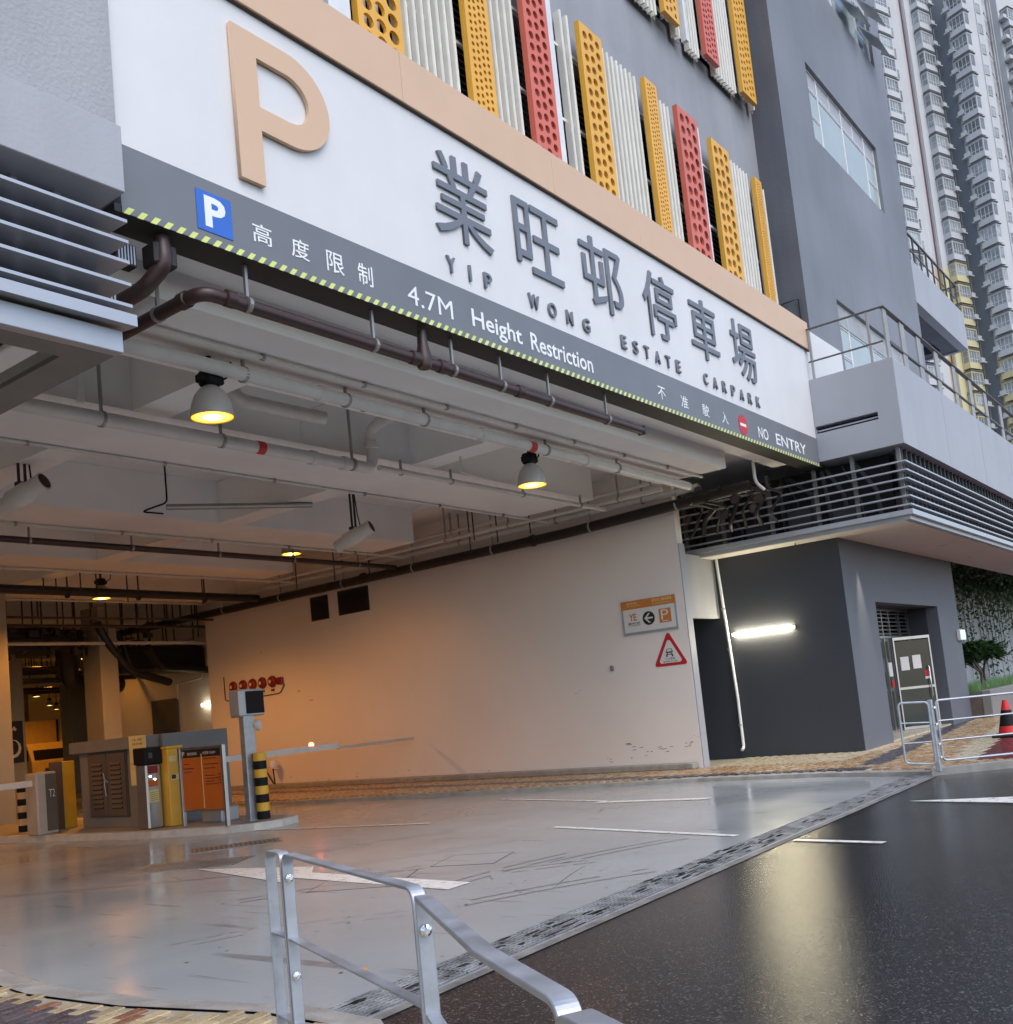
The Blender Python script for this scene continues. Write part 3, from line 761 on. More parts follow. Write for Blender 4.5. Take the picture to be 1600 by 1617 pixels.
# ================================================================== SIGN LETTERING
SG = thing('name_sign', 'raised name sign with tan letter P and grey Chinese characters on the white fascia', 'sign', (11, 6.7, 6.5))
YL = YF
# tan P : stem and bowl traced as one solid plate
def P_plate():
    out = [(5.655,8.09),(6.30,8.09)]
    out += [(6.30+.515*cos(t), 7.62+.47*sin(t)) for t in [radians(90-180*i/22) for i in range(1, 22)]]
    out += [(6.30,7.15),(5.93,7.15),(5.93,6.61),(5.655,6.61)]
    inn = [(5.93,7.86),(6.28,7.86)]+[(6.28+.27*cos(t), 7.62+.24*sin(t)) for t in [radians(90-180*i/16) for i in range(1, 16)]]+[(6.28,7.38),(5.93,7.38)]
    return out, inn
c = bpy.data.curves.new('p', 'CURVE'); c.dimensions = '2D'; c.fill_mode = 'BOTH'; c.extrude = .022
for loop in P_plate():
    sp = c.splines.new('POLY'); sp.points.add(len(loop)-1); sp.use_cyclic_u = True
    for q, (x, z) in zip(sp.points, loop): q.co = (x, z, 0, 1)
t = bpy.data.objects.new('tmp', c); COL.objects.link(t); dg = bpy.context.evaluated_depsgraph_get()
me = bpy.data.meshes.new_from_object(t.evaluated_get(dg)); bpy.data.objects.remove(t)
bb = base(SG)
for v in me.vertices: v.co = Vector((v.co.x, YL-.032-v.co.z, v.co.y))-bb
me.materials.clear(); me.materials.append(beige_band); o = bpy.data.objects.new('letter_plate', me); COL.objects.link(o); o.parent = SG
for ch, (u0, u1, z0, z1) in zip('業旺邨停車場', [(8.39,9.43,7.02,8.05),(9.92,10.94,7.07,8.0),(11.43,12.52,7.02,8.05),(13.14,14.16,7.02,8.06),(14.66,15.68,7.03,8.05),(16.22,17.24,7.01,8.06)]):
    glyph(ch, (u0, u1, z0, z1), YL-.002, letter_grey, SG, 'sign_character', thick=.03, bold=.002)
for word, x0, x1 in (('YIP', 8.50, 9.33), ('WONG', 10.10, 11.47), ('ESTATE', 12.30, 14.12), ('CARPARK', 14.92, 17.19)):
    n = len(word); pitch_ = (x1-x0-.16)/(n-1)
    for i, ch in enumerate(word):
        w = {'I': .035, 'W': .22, 'O': .18, 'G': .17}.get(ch, .145); cx = x0+.08+i*pitch_
        glyph(ch, (cx-w/2, cx+w/2, 6.585, 6.775), YL-.002, letter_grey, SG, 'sign_letter', thick=.03, bold=.012)
# height limit strip
HS = thing('height_limit_strip', 'grey strip reading 4.7M Height Restriction and NO ENTRY above lime hazard dashes', 'sign', (11, 6.71, 5.9))
YS = YF-.0085
MB().box(5.175, 5.54, YS-.004, YS+.001, 5.985, 6.345).build('parking_symbol_plate', blue_sign, HS)
glyph('P', (5.255, 5.475, 6.03, 6.31), YS-.0052, white_paint, HS, 'parking_letter', flat=True, bold=.035)
for ch, (a_, b_, c_, d_) in zip('高度限制', [(5.765,5.985,6.06,6.245),(6.215,6.435,6.06,6.25),(6.655,6.885,6.05,6.26),(7.075,7.285,6.045,6.265)]):
    glyph(ch, (a_, b_, c_, d_), YS-.002, white_paint, HS, 'strip_character', flat=True, bold=.006)
glyph('4.7M', (7.80, 8.54, 6.03, 6.245), YS-.002, white_paint, HS, 'strip_lettering', flat=True, bold=(0 if False else .0))
glyph('Height', (8.88, 9.85, 5.985, 6.26), YS-.002, white_paint, HS, 'strip_lettering', flat=True, bold=.014)
glyph('Restriction', (10.03, 11.46, 6.03, 6.26), YS-.002, white_paint, HS, 'strip_lettering', flat=True, bold=.014)
for ch, x0 in zip('不准駛入', [13.27, 14.01, 14.75, 15.47]):
    glyph(ch, (x0, x0+.24, 6.03, 6.23), YS-.002, white_paint, HS, 'strip_character', flat=True, bold=.006)
MB().lathe((16.32, YS-.004, 6.13), [(.0,0),(.18,0),(.18,.005),(.0,.005)], 28, axis=(0,1,0)).build('no_entry_disc', red_sign, HS)
MB().box(16.20, 16.44, YS-.0062, YS-.004, 6.105, 6.155).build('no_entry_bar', white_paint, HS)
glyph('NO', (16.97, 17.42, 6.012, 6.222), YS-.002, white_paint, HS, 'strip_lettering', flat=True, bold=.014)
glyph('ENTRY', (17.78, 19.30, 6.012, 6.222), YS-.002, white_paint, HS, 'strip_lettering', flat=True, bold=.014)
d0 = None; x = 4.47; n = 0
while x < 19.95:
    if d0 is None:
        d0 = MB().add([(0,0,0),(.055,0,0),(.105,0,.062),(.05,0,.062)], [(0,1,2,3)]).build('hazard_dash', hazard_yel, HS, loc=Vector((x, YS-.001, 5.872))-HS.location, local=True)
    else: inst(d0, Vector((x, YS-.001, 5.872))-HS.location, HS)
    x += .121
MB().box(4.46, 20.0, YS-.0005, YS+.003, 5.876, 5.940).build('hazard_ground', strip_grey, HS)

# ================================================================== CHARCOAL ENTRANCE BLOCK
EB = thing('entrance_block', 'charcoal painted entrance block with a recessed glass doorway beside the car park', 'building', (20.7, 6.8, .05))
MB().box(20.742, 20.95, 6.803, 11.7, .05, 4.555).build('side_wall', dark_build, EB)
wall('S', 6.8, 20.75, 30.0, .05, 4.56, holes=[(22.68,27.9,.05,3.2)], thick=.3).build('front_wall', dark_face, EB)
MB().box(29.9, 30.0, 7.1, 12, .05, 4.56).build('end_wall', dark_face, EB)
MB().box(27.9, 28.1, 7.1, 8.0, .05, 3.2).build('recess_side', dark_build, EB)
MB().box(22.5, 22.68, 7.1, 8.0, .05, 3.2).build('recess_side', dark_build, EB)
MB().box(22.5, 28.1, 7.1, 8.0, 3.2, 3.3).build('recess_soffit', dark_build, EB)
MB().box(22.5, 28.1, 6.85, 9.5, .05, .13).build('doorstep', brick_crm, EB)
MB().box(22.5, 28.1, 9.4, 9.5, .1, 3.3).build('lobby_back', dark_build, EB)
fr = MB()
for x in (22.7, 23.7, 24.7, 25.55, 26.12, 27.0, 27.84): fr.box(x, x+.06, 7.57, 7.64, .13, 3.2)
for z in (.13, 2.46, 3.14): fr.box(22.7, 27.9, 7.571, 7.639, z, z+.06)
fr.build('door_frame', stainless, EB)
for k in range(6): MB().prism([(7.56, 2.56+k*.1),(7.66, 2.60+k*.1),(7.66, 2.615+k*.1),(7.56, 2.575+k*.1)], 0, 22.76, 27.84).build('transom_louvre', stainless, EB)
for x0, x1 in ((22.76,23.7),(23.76,24.7),(24.76,25.55),(27.06,27.84)):
    MB().box(x0, x1, 7.6, 7.61, .19, 2.46).build('glass_pane', glass_dark, EB)
# open door leaf (local frame, rotated on its hinge)
DL = thing('door_leaf', 'open glass door leaf swung outward with long bar handles and two white notices', 'door', (26.18, 7.56, .14), rotz=radians(-47))
m_ = MB(); W_ = .98; H_ = 2.32
m_.box(0, .035, -.02, .02, 0, H_); m_.box(W_-.035, W_, -.02, .02, 0, H_); m_.box(.035, W_-.035, -.02, .02, 0, .07); m_.box(.035, W_-.035, -.02, .02, H_-.07, H_); m_.box(.035, W_-.035, -.02, .02, 1.0, 1.06)
m_.build('leaf_frame', stainless, DL, local=True)
MB().box(.05, W_-.05, -.005, .005, .09, H_-.1).build('glass_pane', glass_dark, DL, local=True)
for s_ in (-1, 1): MB().path([(W_-.14, s_*.02, .75), (W_-.14, s_*.07, .80), (W_-.14, s_*.07, 1.5), (W_-.14, s_*.02, 1.55)], .015).build('handle', chrome, DL, smooth=True, local=True)
MB().box(.14, .36, -.014, -.008, 1.48, 1.82).build('notice', white_vin, DL, local=True)
MB().box(.46, .68, -.014, -.008, 1.50, 1.84).build('notice', white_vin, DL, local=True)
MB().box(.74, .86, -.014, -.008, 1.30, 1.44).build('red_sticker', red_sign, DL, local=True)
MB().box(.74, .86, -.014, -.008, 1.22, 1.28).build('sticker_footing', white_vin, DL, local=True)
DL2 = thing('door_leaf', 'closed glass door leaf with a red sticker below a white sheet', 'door', (25.62, 7.605, .19))
MB().box(25.62, 26.1, 7.60, 7.612, .19, 2.46).build('glass_pane', glass_dark, DL2)
MB().box(25.7, 25.98, 7.585, 7.596, 1.5, 1.85).build('notice', white_vin, DL2)
MB().box(25.8, 25.98, 7.585, 7.596, 1.22, 1.42).build('red_sticker', red_sign, DL2)
# podium above: soffit, louvres, fascia, parapet, railing
PB = thing('podium_balcony', 'pale grey projecting podium with horizontal louvres below and a railed balcony on top', 'building', (20, 5.05, 4.5))
MB().box(20.12, 70, 5.25, 6.80, 4.50, 4.56).build('soffit', white_soffit, PB)
MB().box(20.12, 20.95, 6.802, 10.1, 4.502, 4.558).build('soffit', white_soffit, PB)
def ring(z0, z1, x0, y0, d, m_, name, xe=70, ye=10.1):
    mb = MB(); mb.prism([(x0,ye),(x0,y0),(xe,y0),(xe,y0+d),(x0+d,y0+d),(x0+d,ye)], 2, z0, z1); return mb.build(name, m_, PB)
ring(4.515, 4.60, 20.10, 5.15, .16, alu_grey, 'soffit_trim'); ring(4.60, 4.70, 20.02, 5.07, .2, alu_grey, 'base_channel')
for z in (4.78, 4.95, 5.12, 5.29, 5.46, 5.63):
    ring(z, z+.03, 20.03, 5.08, .09, alu_grey, 'louvre')
MB().box(20.45, 70, 5.32, 5.38, 4.6, 5.98).build('louvre_backing', blade_grey, PB)
MB().box(20.75, 20.8, 5.56, 10.1, 4.6, 5.98).build('louvre_backing', dark_void, PB)
MB().box(20.14, 20.8, 10.0, 10.1, 4.56, 5.98).build('louvre_backing', blade_grey, PB)
for i, y in enumerate((5.2, 6.1, 6.9, 7.9, 9.0, 9.9)):
    MB().box(20.16, 20.24, y, y+.07, 4.6, 5.98).build('louvre_post', cab_grey, PB)
mb = MB()
for k in range(150): mb.box(20.3+k*.33, 20.36+k*.33, 5.2, 5.26, 4.6, 5.98)
mb.build('louvre_bracket', blade_grey, PB)['kind'] = 'stuff'
mb = MB()
for k in range(13):
    mb.path([(20.4+random.uniform(0,.25), 5.8+k*.33, 4.6), (20.4+random.uniform(0,.25), 5.8+k*.33, 5.2+random.uniform(-.3,.4)), (20.5, 6.0+k*.33+random.uniform(-.3,.3), 5.9)], random.choice((.018,.03,.045)), 6)
for k in range(4): mb.box(20.35, 20.6, 6.2+k*.95, 6.7+k*.95, 4.62, 5.0+.2*(k % 2))
mb.build('service_clutter', [blade_grey], PB)
# fascia / parapet with a slot on the side face
wall('W', 20.0, 5.05, 6.714, 5.98, 7.68, holes=[(5.46, 6.70, 6.55, 6.70)], thick=.25).build('fascia_side', fascia_grey, PB)
MB().box(20.26, 20.3, 5.4, 6.72, 6.5, 6.75).build('slot_back', dark_void, PB)
MB().box(20.08, 20.12, 5.46, 6.7, 6.60, 6.63).build('slot_bar', alu_grey, PB)
MB().box(20.002, 70, 5.048, 5.25, 5.982, 7.678).build('fascia_front', fascia_grey, PB)
MB().box(20.25, 70, 5.25, 6.75, 5.985, 6.1).build('podium_slab', fascia_grey, PB)
MB().box(20.25, 70, 5.25, 12, 7.0, 7.1).build('deck', fascia_grey, PB)
for x in (23.6, 27.2, 30.8, 34.4, 38): MB().box(x, x+.008, 5.0465, 5.05, 6.05, 7.67).build('panel_joint', strip_grey, PB)
# balcony railing: flat posts, thin top rail, mid rail
BR = thing('balcony_railing', 'weathered steel balcony railing with flat posts above the grey podium parapet', 'railing', (20.1, 5.15, 7.68))
rail_m = mat('railing_grey', (.36, .35, .34), .5, metal=.3, var=.08); rail_d = mat('railing_dark', (.14, .13, .12), .5, metal=.3, var=.08)
for i, x in enumerate([20.12, 21.25, 22.5, 23.95, 25.55, 27.2, 28.9, 30.8, 32.8, 35, 38, 41]):
    MB().bbox(x, x+(.22 if i == 0 else .30), 5.13, 5.17, 7.2, 8.74, .006).build('post', rail_m, BR)
MB().bbox(20.08, 45, 5.10, 5.20, 8.74, 8.775, .008).build('top_rail', rail_d, BR)
MB().bbox(20.3, 45, 5.12, 5.18, 8.06, 8.10, .006).build('mid_rail', rail_d, BR)
MB().bbox(20.06, 20.12, 5.15, 6.72, 8.735, 8.765, .008).build('top_rail', rail_d, BR)
MB().bbox(20.07, 20.11, 5.2, 6.70, 8.055, 8.085, .006).build('mid_rail', rail_d, BR)
for y in (5.42, 6.60): MB().bbox(20.07, 20.11, y, y+.05, 7.60, 8.735, .004).build('post', rail_m, BR)

# ================================================================== GREY STAIR TOWER
ST = thing('stair_tower', 'tall mid grey rendered tower with wide white framed windows behind the balcony', 'building', (22, 7.2, 7))
YT = 7.2
wins = [(24.25, 29.95, 14.87, 16.9), (24.2, 30.0, 8.55, 10.72), (24.3, 31.2, 20.0, 22.3)]
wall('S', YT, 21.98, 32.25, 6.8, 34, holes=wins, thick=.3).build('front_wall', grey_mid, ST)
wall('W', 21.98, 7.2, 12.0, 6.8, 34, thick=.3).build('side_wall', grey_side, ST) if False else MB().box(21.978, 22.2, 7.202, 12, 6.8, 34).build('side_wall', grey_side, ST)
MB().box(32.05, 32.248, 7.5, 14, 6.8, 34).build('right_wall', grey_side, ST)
def window(parent, x0, x1, z0, z1, cols, rows, panes, top='frosted', open_=None):
    y = YT+.09; t = MB(); w = .055
    xs_ = [x0+(x1-x0)*c_ for c_ in cols]; zs_ = [z0+(z1-z0)*r_ for r_ in rows]
    t.box(x0, x1, y, y+.06, z0, z0+w); t.box(x0, x1, y, y+.06, z1-w, z1); t.box(x0, x0+w, y, y+.06, z0+w, z1-w); t.box(x1-w, x1, y, y+.06, z0+w, z1-w)
    for x in xs_[1:-1]: t.box(x-.035, x+.035, y-.002, y+.062, z0+w, z1-w)
    f = t.build('window_frame', win_frame, parent)
    for (a_, b_, c_, d_, m_) in panes:
        g = MB(); X0, X1, Z0, Z1 = x0+(x1-x0)*a_+.04, x0+(x1-x0)*b_-.04, z0+(z1-z0)*c_+.04, z0+(z1-z0)*d_-.04
        g.box(X0, X1, y+.02, y+.04, Z0, Z1, 0)
        e = .025
        for q in ((X0-e, X1+e, Z0-e, Z0), (X0-e, X1+e, Z1, Z1+e), (X0-e, X0, Z0, Z1), (X1, X1+e, Z0, Z1)): g.box(q[0], q[1], y+.004, y+.056, q[2], q[3], 1)
        g.build('pane', [m_, win_frame], f)
    return f
cols = [0, .165, .49, .83, 1]
pn = [(0,.165,0,.38,glass_pale),(0,.165,.38,.74,glass_pale),(.165,.49,0,.74,glass_pale),(.49,.83,0,.74,glass_pale),(.83,1,0,.38,glass_pale),(.83,1,.38,.74,glass_pale)]
tp = [(0,.165),(.165,.33),(.33,.49),(.49,.66),(.66,.83),(.83,1)]
window(ST, *wins[0], cols, [0,1], pn+[(a_,b_,.74,1,frosted) for a_, b_ in tp])
window(ST, *wins[1], cols, [0,1], pn+[(a_,b_,.74,1,frosted) for a_, b_ in tp])
window(ST, *wins[2], cols, [0,1], pn+[(a_,b_,.74,1,frosted) for a_, b_ in tp])
m_ = MB()   # ventilation louvres in the lower window's top lights
for k in range(14): m_.box(24.3, 29.9, YT+.075, YT+.088, 10.17+k*.037, 10.182+k*.037)
m_.build('vent_louvres', win_frame, ST)['kind'] = 'stuff'
for i, (xx, zz) in enumerate(((28.1, 20.75),(28.1, 21.7),(29.9, 20.75),(29.9,21.7))):   # open awning sashes of the top window
    s_ = MB(); s_.add([(xx, YT-.02, zz),(xx+1.15, YT-.02, zz),(xx+1.15, YT-.5, zz-.62),(xx, YT-.5, zz-.62),(xx, YT+.01, zz-.01),(xx+1.15, YT+.01, zz-.01),(xx+1.15, YT-.47, zz-.64),(xx, YT-.47, zz-.64)],
        [(0,3,2,1),(4,5,6,7),(0,1,5,4),(1,2,6,5),(2,3,7,6),(3,0,4,7)]); s_.build('open_sash', alu_grey, ST)
MB().box(22.3, 31.9, YT+.5, YT+.55, 7, 23).build('room_back', mat('room_pale', (.35,.39,.38), .9), ST)
# thin conduit on the tower's narrow side
CD = thing('wall_conduit', 'thin dark conduit hooked on the narrow side of the grey tower above the beige band', 'pipe', (21.9, 7.3, 9))
MB().path([(21.93, 7.75, 9.9), (21.93, 7.75, 10.15), (21.93, 7.35, 10.15), (21.93, 7.35, 9.0)], .018, 8).build('tube', pipe_black, CD)
MB().box(21.9, 21.96, 7.31, 7.39, 9.35, 9.5).build('junction_box', cab_grey, CD)
# upper terrace at the right of the tower
UT = thing('upper_terrace', 'pale grey upper terrace slab with dark pipework beneath, right of the grey tower', 'building', (32.3, 7.2, 12.8))
MB().box(32.252, 39.1, 7.22, 7.5, 12.86, 14.25).build('fascia', fascia_grey, UT)
MB().box(38.9, 39.098, 7.5, 13, 12.86, 14.25).build('fascia_end', fascia_grey, UT)
mb = MB(); mb.box(32.252, 39.1, 7.5, 13, 13.2, 13.4); mb.build('terrace_slab', grey_side, UT)
MB().box(32.252, 38.9, 7.5, 8.0, 12.9, 13.2).build('edge_beam', grey_side, UT)
MB().box(38.4, 38.9, 8.0, 13, 12.9, 13.2).build('edge_beam', grey_side, UT)
MB().box(32.252, 36, 12.5, 13, 6.8, 13.2).build('rear_wall', blade_grey, UT)
TP = thing('terrace_drain_pipe', 'pale bent drain pipe slung under the upper terrace', 'pipe', (33, 8.4, 13))
MB().path(fillet([(32.3,8.35,12.9),(37.4,8.35,12.85),(37.6,9.6,12.85),(36.5,11.5,12.8)], .4), .09, 10).build('tube', pipe_white, TP, smooth=True)
UR = thing('terrace_railing', 'thin dark railing along the upper terrace edge in front of the apartment tower', 'railing', (32.3, 7.3, 14.25))
for k in range(9): MB().box(32.5+k*.8, 32.55+k*.8, 7.3, 7.35, 14.25, 15.25).build('post', rail_d, UR)
MB().box(32.26, 39.0, 7.295, 7.355, 15.25, 15.3).build('top_rail', rail_d, UR); MB().box(32.26, 39.0, 7.31, 7.34, 14.72, 14.76).build('mid_rail', rail_d, UR)
for k in range(6): MB().box(38.97, 39.01, 7.5+k*.9, 7.55+k*.9, 14.25, 15.25).build('post', rail_d, UR)
MB().box(38.96, 39.02, 7.36, 13, 15.25, 15.3).build('top_rail', rail_d, UR)

# ================================================================== APARTMENT TOWER (local axes: x along its front, y into it)
AT = thing('apartment_tower', 'high pale apartment tower with bay windows, air conditioners and yellow lower storeys', 'building', (137.517, 26.005, 0), rotz=radians(-21))
ZA = 83.9; FH = 2.88
def tb(name, m_, *b): return MB().box(*b).build(name, m_, AT, local=True)
ZY = 51.7
tb('wall', tower_white, -14, -3.55, 0, .5, ZY, 110); tb('wall', tower_pink, -3.55, -2.45, .1, .6, ZY, 110); tb('wall', tower_white, -2.45, 3.06, -.15, .4, ZY, 110)
tb('wall', tower_white, -14, -3.55, .01, .51, 0, ZY); tb('wall', tower_tan, -3.55, -2.45, .11, .61, 0, ZY); tb('wall', tower_yel, -2.45, 3.06, -.16, .41, 0, ZY)
tb('grey_wall', tower_strip, 3.06, 3.35, -.3, .4, 0, 110); tb('grey_wall', tower_strip, 3.3, 3.6, -2.3, -.3, 0, 110)
tb('wall', tower_white, 3.28, 7.8, -4.8, -2.3, ZY-12, 110); tb('wall', tower_yel, 3.28, 7.8, -4.81, -2.31, 0, ZY-12)
tb('wall', tower_dirty, 7.8, 10.6, -4.3, -2.3, 0, 110); tb('wall', tower_white, 10.6, 24, -5.2, -2.3, 0, 110)
tb('wall', tower_white, -14, 24, .6, 12, 0, 110)
for nm, m_, x, y, r in (('riser_pipe', mat('riser_red', (.17,.065,.06),.6), -2.75, .0, .075), ('riser_pipe', tower_white, -2.3, -.25, .06), ('riser_pipe', tower_white, 3.24, -.42, .05),
                        ('riser_pipe', tower_dirty, 9.6, -4.5, .11), ('riser_pipe', tower_grey, 9.9, -4.45, .07), ('riser_pipe', tower_white, 10.2, -4.5, .09), ('riser_pipe', tower_white, 5.9, -4.87, .04)):
    MB().path([(x,y,0),(x,y,110)], r, 8).build(nm, m_, AT, local=True)
# kit of shared meshes
def hidden_proto(mb, name, m_):
    o = mb.build(name, m_, None, local=True); me = o.data; bpy.data.objects.remove(o); return me
def bay_mesh(flip, wallm, short=1.0, long_=2.45):
    """bay window 2.88 high: body y from -short to 0, x from 0 to long_; sill band, hood, mullions"""
    b = MB()
    b.box(0, long_, -short, 0, 0, .78, 0)                       # apron
    b.box(0, long_, -short, 0, 2.25, 2.5, 0)
    b.box(-.12, long_+.10, -short-.12, 0, 2.5, 2.6, 2)          # hood
    for x in (0, long_-.13): b.box(x, x+.13, -short, -short+.13, .78, 2.25, 0)
    b.box(.03, long_-.03, -short+.06, -.02, .78, 2.25, 1)
    for x in (.62, 1.14, 1.66): b.box(x, x+.05, -short+.02, -short+.08, .78, 2.25, 3)
    b.box(.13, long_-.13, -short+.018, -short+.08, 1.22, 1.27, 3)
    b.box(-.01, .05, -.2, -.1, .78, 2.25, 0); b.box(-.01, .05, -short+.13, -.1, 1.5, 1.54, 3)
    return hidden_proto(b, 'bay_window', [wallm, curtain, tower_grey, win_frame])
def side_bay_mesh(wallm):
    b = MB()   # bay on the face that looks left: front is x=-.75
    b.box(-.7, .35, 0, 2.2, 0, .78, 0); b.box(-.7, .35, 0, 2.2, 2.25, 2.5, 0); b.box(-.84, .42, -.14, 2.3, 2.5, 2.6, 2); b.box(.25, .35, 0, .1, .78, 2.25, 0)
    for y in (0, 2.07): b.box(-.7, -.57, y, y+.13, .78, 2.25, 0)
    b.box(-.64, .3, .03, 2.17, .78, 2.25, 1)
    for y in (.62, 1.14, 1.66): b.box(-.68, -.62, y, y+.05, .78, 2.25, 3)
    b.box(-.68, -.62, .13, 2.07, 1.22, 1.27, 3)
    return hidden_proto(b, 'bay_window', [wallm, curtain, tower_grey, win_frame])
b = MB(); b.box(-.1, 1.0, -.85, 0, -.14, 0, 0); b.box(-.03, .83, -.58, 0, .02, .04, 0); b.box(.1, .85, -.7, -.1, .05, .55, 1); b.box(.14, .45, -.46, -.45, .1, .4, 2); b.box(.5, .66, -.46, -.45, .1, .4, 2)
for q in ((-.02, 0), (.8, .82)): b.box(q[0], q[1], -.55, -.53, 0, .5, 0)
b.box(-.02, .82, -.55, -.53, .48, .5, 0)
ac_me = hidden_proto(b, 'air_conditioner', [tower_white, ac_white, tower_grey])
b = MB(); b.box(0, .75, -.03, .02, 0, 1.25, 1); b.box(-.06, .81, -.06, .0, 1.25, 1.32, 0); b.box(-.06, .81, -.08, .0, -.07, 0, 0); b.box(.35, .39, -.05, .0, 0, 1.25, 2); b.box(0, .75, -.05, .0, .8, .84, 2)
for q in ((-.06, 0), (.75, .81)): b.box(q[0], q[1], -.06, 0, 0, 1.25, 0)
win_me = hidden_proto(b, 'small_window', [tower_white, curtain, win_frame])
bw, by_ = bay_mesh(0, tower_white), bay_mesh(0, tower_yel); sw, sy = side_bay_mesh(tower_white), side_bay_mesh(tower_yel)
def put(me, loc, parent, rz=0.):
    o = bpy.data.objects.new(me.name.split('.')[0], me); COL.objects.link(o); o.parent = parent; o.location = loc; o.rotation_euler = (0, 0, rz); return o
for k in range(-2, 21):
    z = ZA+.25-2.6-k*FH
    yel = z < ZY-1
    o = put(by_ if yel else bw, (-1.2+.4, -.15, z), AT)
    put(ac_me, (2.15, -.55, .95+random.uniform(-.03,.03)), o)
    yel2 = z < ZY-13
    o = put(sy if yel2 else sw, (3.28, -5.15, z-1.9), AT)
    put(ac_me, (-.15, 2.75, 1.0), o, radians(-90))
    put(win_me, (-5.9, 0, z+.85), AT); put(win_me, (6.3, -4.81, z-1.2), AT)
    o = put(bw, (-9.5, 0, z), AT)
    o = put(bw, (11.2, -5.2, z-2.4), AT); put(ac_me, (-.85, -.1, .95), o)
    mb = None
b = MB()
for k in range(-3, 22): b.box(8.3, 8.6, -4.62, -4.3, ZA-k*FH, ZA-k*FH+.22); b.path([(8.45,-4.5,ZA-k*FH),(9.1,-4.6,ZA-k*FH-.9),(9.6,-4.5,ZA-k*FH-.6)], .04, 5)
b.build('drain_branches', tower_dirty, AT, local=True)['kind'] = 'stuff'

# ================================================================== PIPES UNDER THE CEILING
def clamps(pts_list, r, parent, drop=.35, rod=True, m_=clamp_met, up_=5.66):
    for (x, y, z, ax) in pts_list:
        c_ = MB(); c_.lathe((x-(.02 if ax == 'x' else 0), y-(.02 if ax == 'y' else 0), z), [(r+.012, 0), (r+.012, .04)], 14, axis=(1,0,0) if ax == 'x' else (0,1,0))
        if rod: c_.box(x-.015, x+.015, y-.015, y+.015, z+r, up_)
        c_.build('pipe_clamp', m_, parent)
def pipe(label, pts, r, m_, fil=.18, cl=(), cat='pipe', up_=5.66, cm=clamp_met, rod=True, n=14, name='ceiling_pipe', collars=()):
    t = thing(name, label, cat, pts[0]); MB().path(fillet(pts, fil), r, n).build('tube', m_, t, smooth=True); clamps(cl, r, t, up_=up_, m_=cm, rod=rod)
    for (x, y, z, ax) in collars:
        A = {'x': (1,0,0), 'y': (0,1,0), 'z': (0,0,1)}[ax]; c_ = MB(); c_.lathe((x, y, z), [(r*1.0,0),(r*1.22,.01),(r*1.22,.1),(r*1.0,.11)], 16, axis=A); c_.build('collar', m_, t, smooth=True)
    return t
BP = pipe('dark brown drain pipe along the sign beam, elbowed back at its left end', [(5.28,9.6,5.50),(5.28,6.86,5.50),(12.85,6.84,5.50)], .062, pipe_brown, .16,
     cl=[(x,6.84,5.50,'x') for x in (5.75,7.35,8.6,9.5,10.5,11.9)]+[(5.28,7.5,5.50,'y')], up_=5.87, cm=clamp_met, collars=[(5.5,6.84,5.5,'x'),(7.9,6.84,5.5,'x'),(8.35,6.84,5.5,'x'),(9.8,6.84,5.5,'x'),(5.28,7.05,5.5,'y')])
MB().lathe((8.12,6.84,5.42), [(.07,0),(.085,.03),(.085,.12),(.06,.25),(.05,.42)], 14).build('trap', pipe_brown, BP, smooth=True)
MB().box(12.85, 12.9, 6.78, 6.90, 5.44, 5.56).build('end_plug', pipe_black, BP)
B2 = pipe('short dark pipe with a black elbow tucked behind the left louvred box', [(4.75,8.4,5.36),(4.82,7.0,5.45),(4.9,6.82,5.62),(4.9,6.85,5.85)], .07, pipe_brown, .08)
MB().bbox(4.80, 5.02, 6.80, 7.0, 5.60, 5.80, .02).build('elbow_box', pipe_black, B2)
for (x, y, z, lb) in ((4.62,6.95,5.66,'small black vent grille above the pipes at the left louvres, upper one'),(4.45,7.0,5.26,'small pale vent grille below the pipes at the left louvres, lower one')):
    g = thing('vent_grille', lb, 'vent', (x, y, z)); m_ = MB(); m_.box(x-.09, x+.09, y-.02, y+.1, z-.09, z+.09, 0)
    for k in range(6): m_.box(x-.08+k*.028, x-.068+k*.028, y-.03, y-.02, z-.08, z+.08, 1)
    m_.build('grille', [pipe_black, steel], g)
pipe('thin white conduit under the front beam, nearest the sign', [(4.6,8.02,5.62),(17.3,8.05,5.62)], .022, pipe_white, cl=[(x,8.03,5.62,'x') for x in (5.4,6.9,8.4,9.9,11.4,12.9,14.4,15.9)], rod=False)
pipe('pair-mate white pipe running beside the front beam edge', [(4.6,8.62,5.62),(17.3,8.66,5.62)], .045, pipe_white, cl=[(x,8.64,5.62,'x') for x in (6.6,9.0,11.4,13.8,16.2)], rod=False)
P3 = pipe('long thick white pipe under the front beam with red bands', [(4.5,8.28,5.50),(17.25,8.32,5.50)], .078, pipe_white, cl=[(x,8.30,5.50,'x') for x in (6.85,8.35,9.75,12.5,14.6)], collars=[(x,8.30,5.5,'x') for x in (7.9,10.9,13.6)])
MB().lathe((12.05,8.30,5.50), [(.081,0),(.081,.14)], 16, axis=(1,0,0)).build('red_band', red_sign, P3)
P4 = pipe('thick white pipe in front of the second beam that turns up at an elbow', [(3.9,10.20,5.42),(10.75,10.24,5.42),(10.75,10.24,6.05),(10.75,9.5,6.15)], .085, pipe_white, .18, cl=[(x,10.22,5.42,'x') for x in (6.35,8.0,10.3)], collars=[(10.1,10.24,5.42,'x'),(9.5,10.24,5.42,'x'),(10.75,10.24,5.72,'z')], up_=6.4)
MB().lathe((8.55,10.22,5.42), [(.088,0),(.088,.12)], 16, axis=(1,0,0)).build('red_band', red_sign, P4)
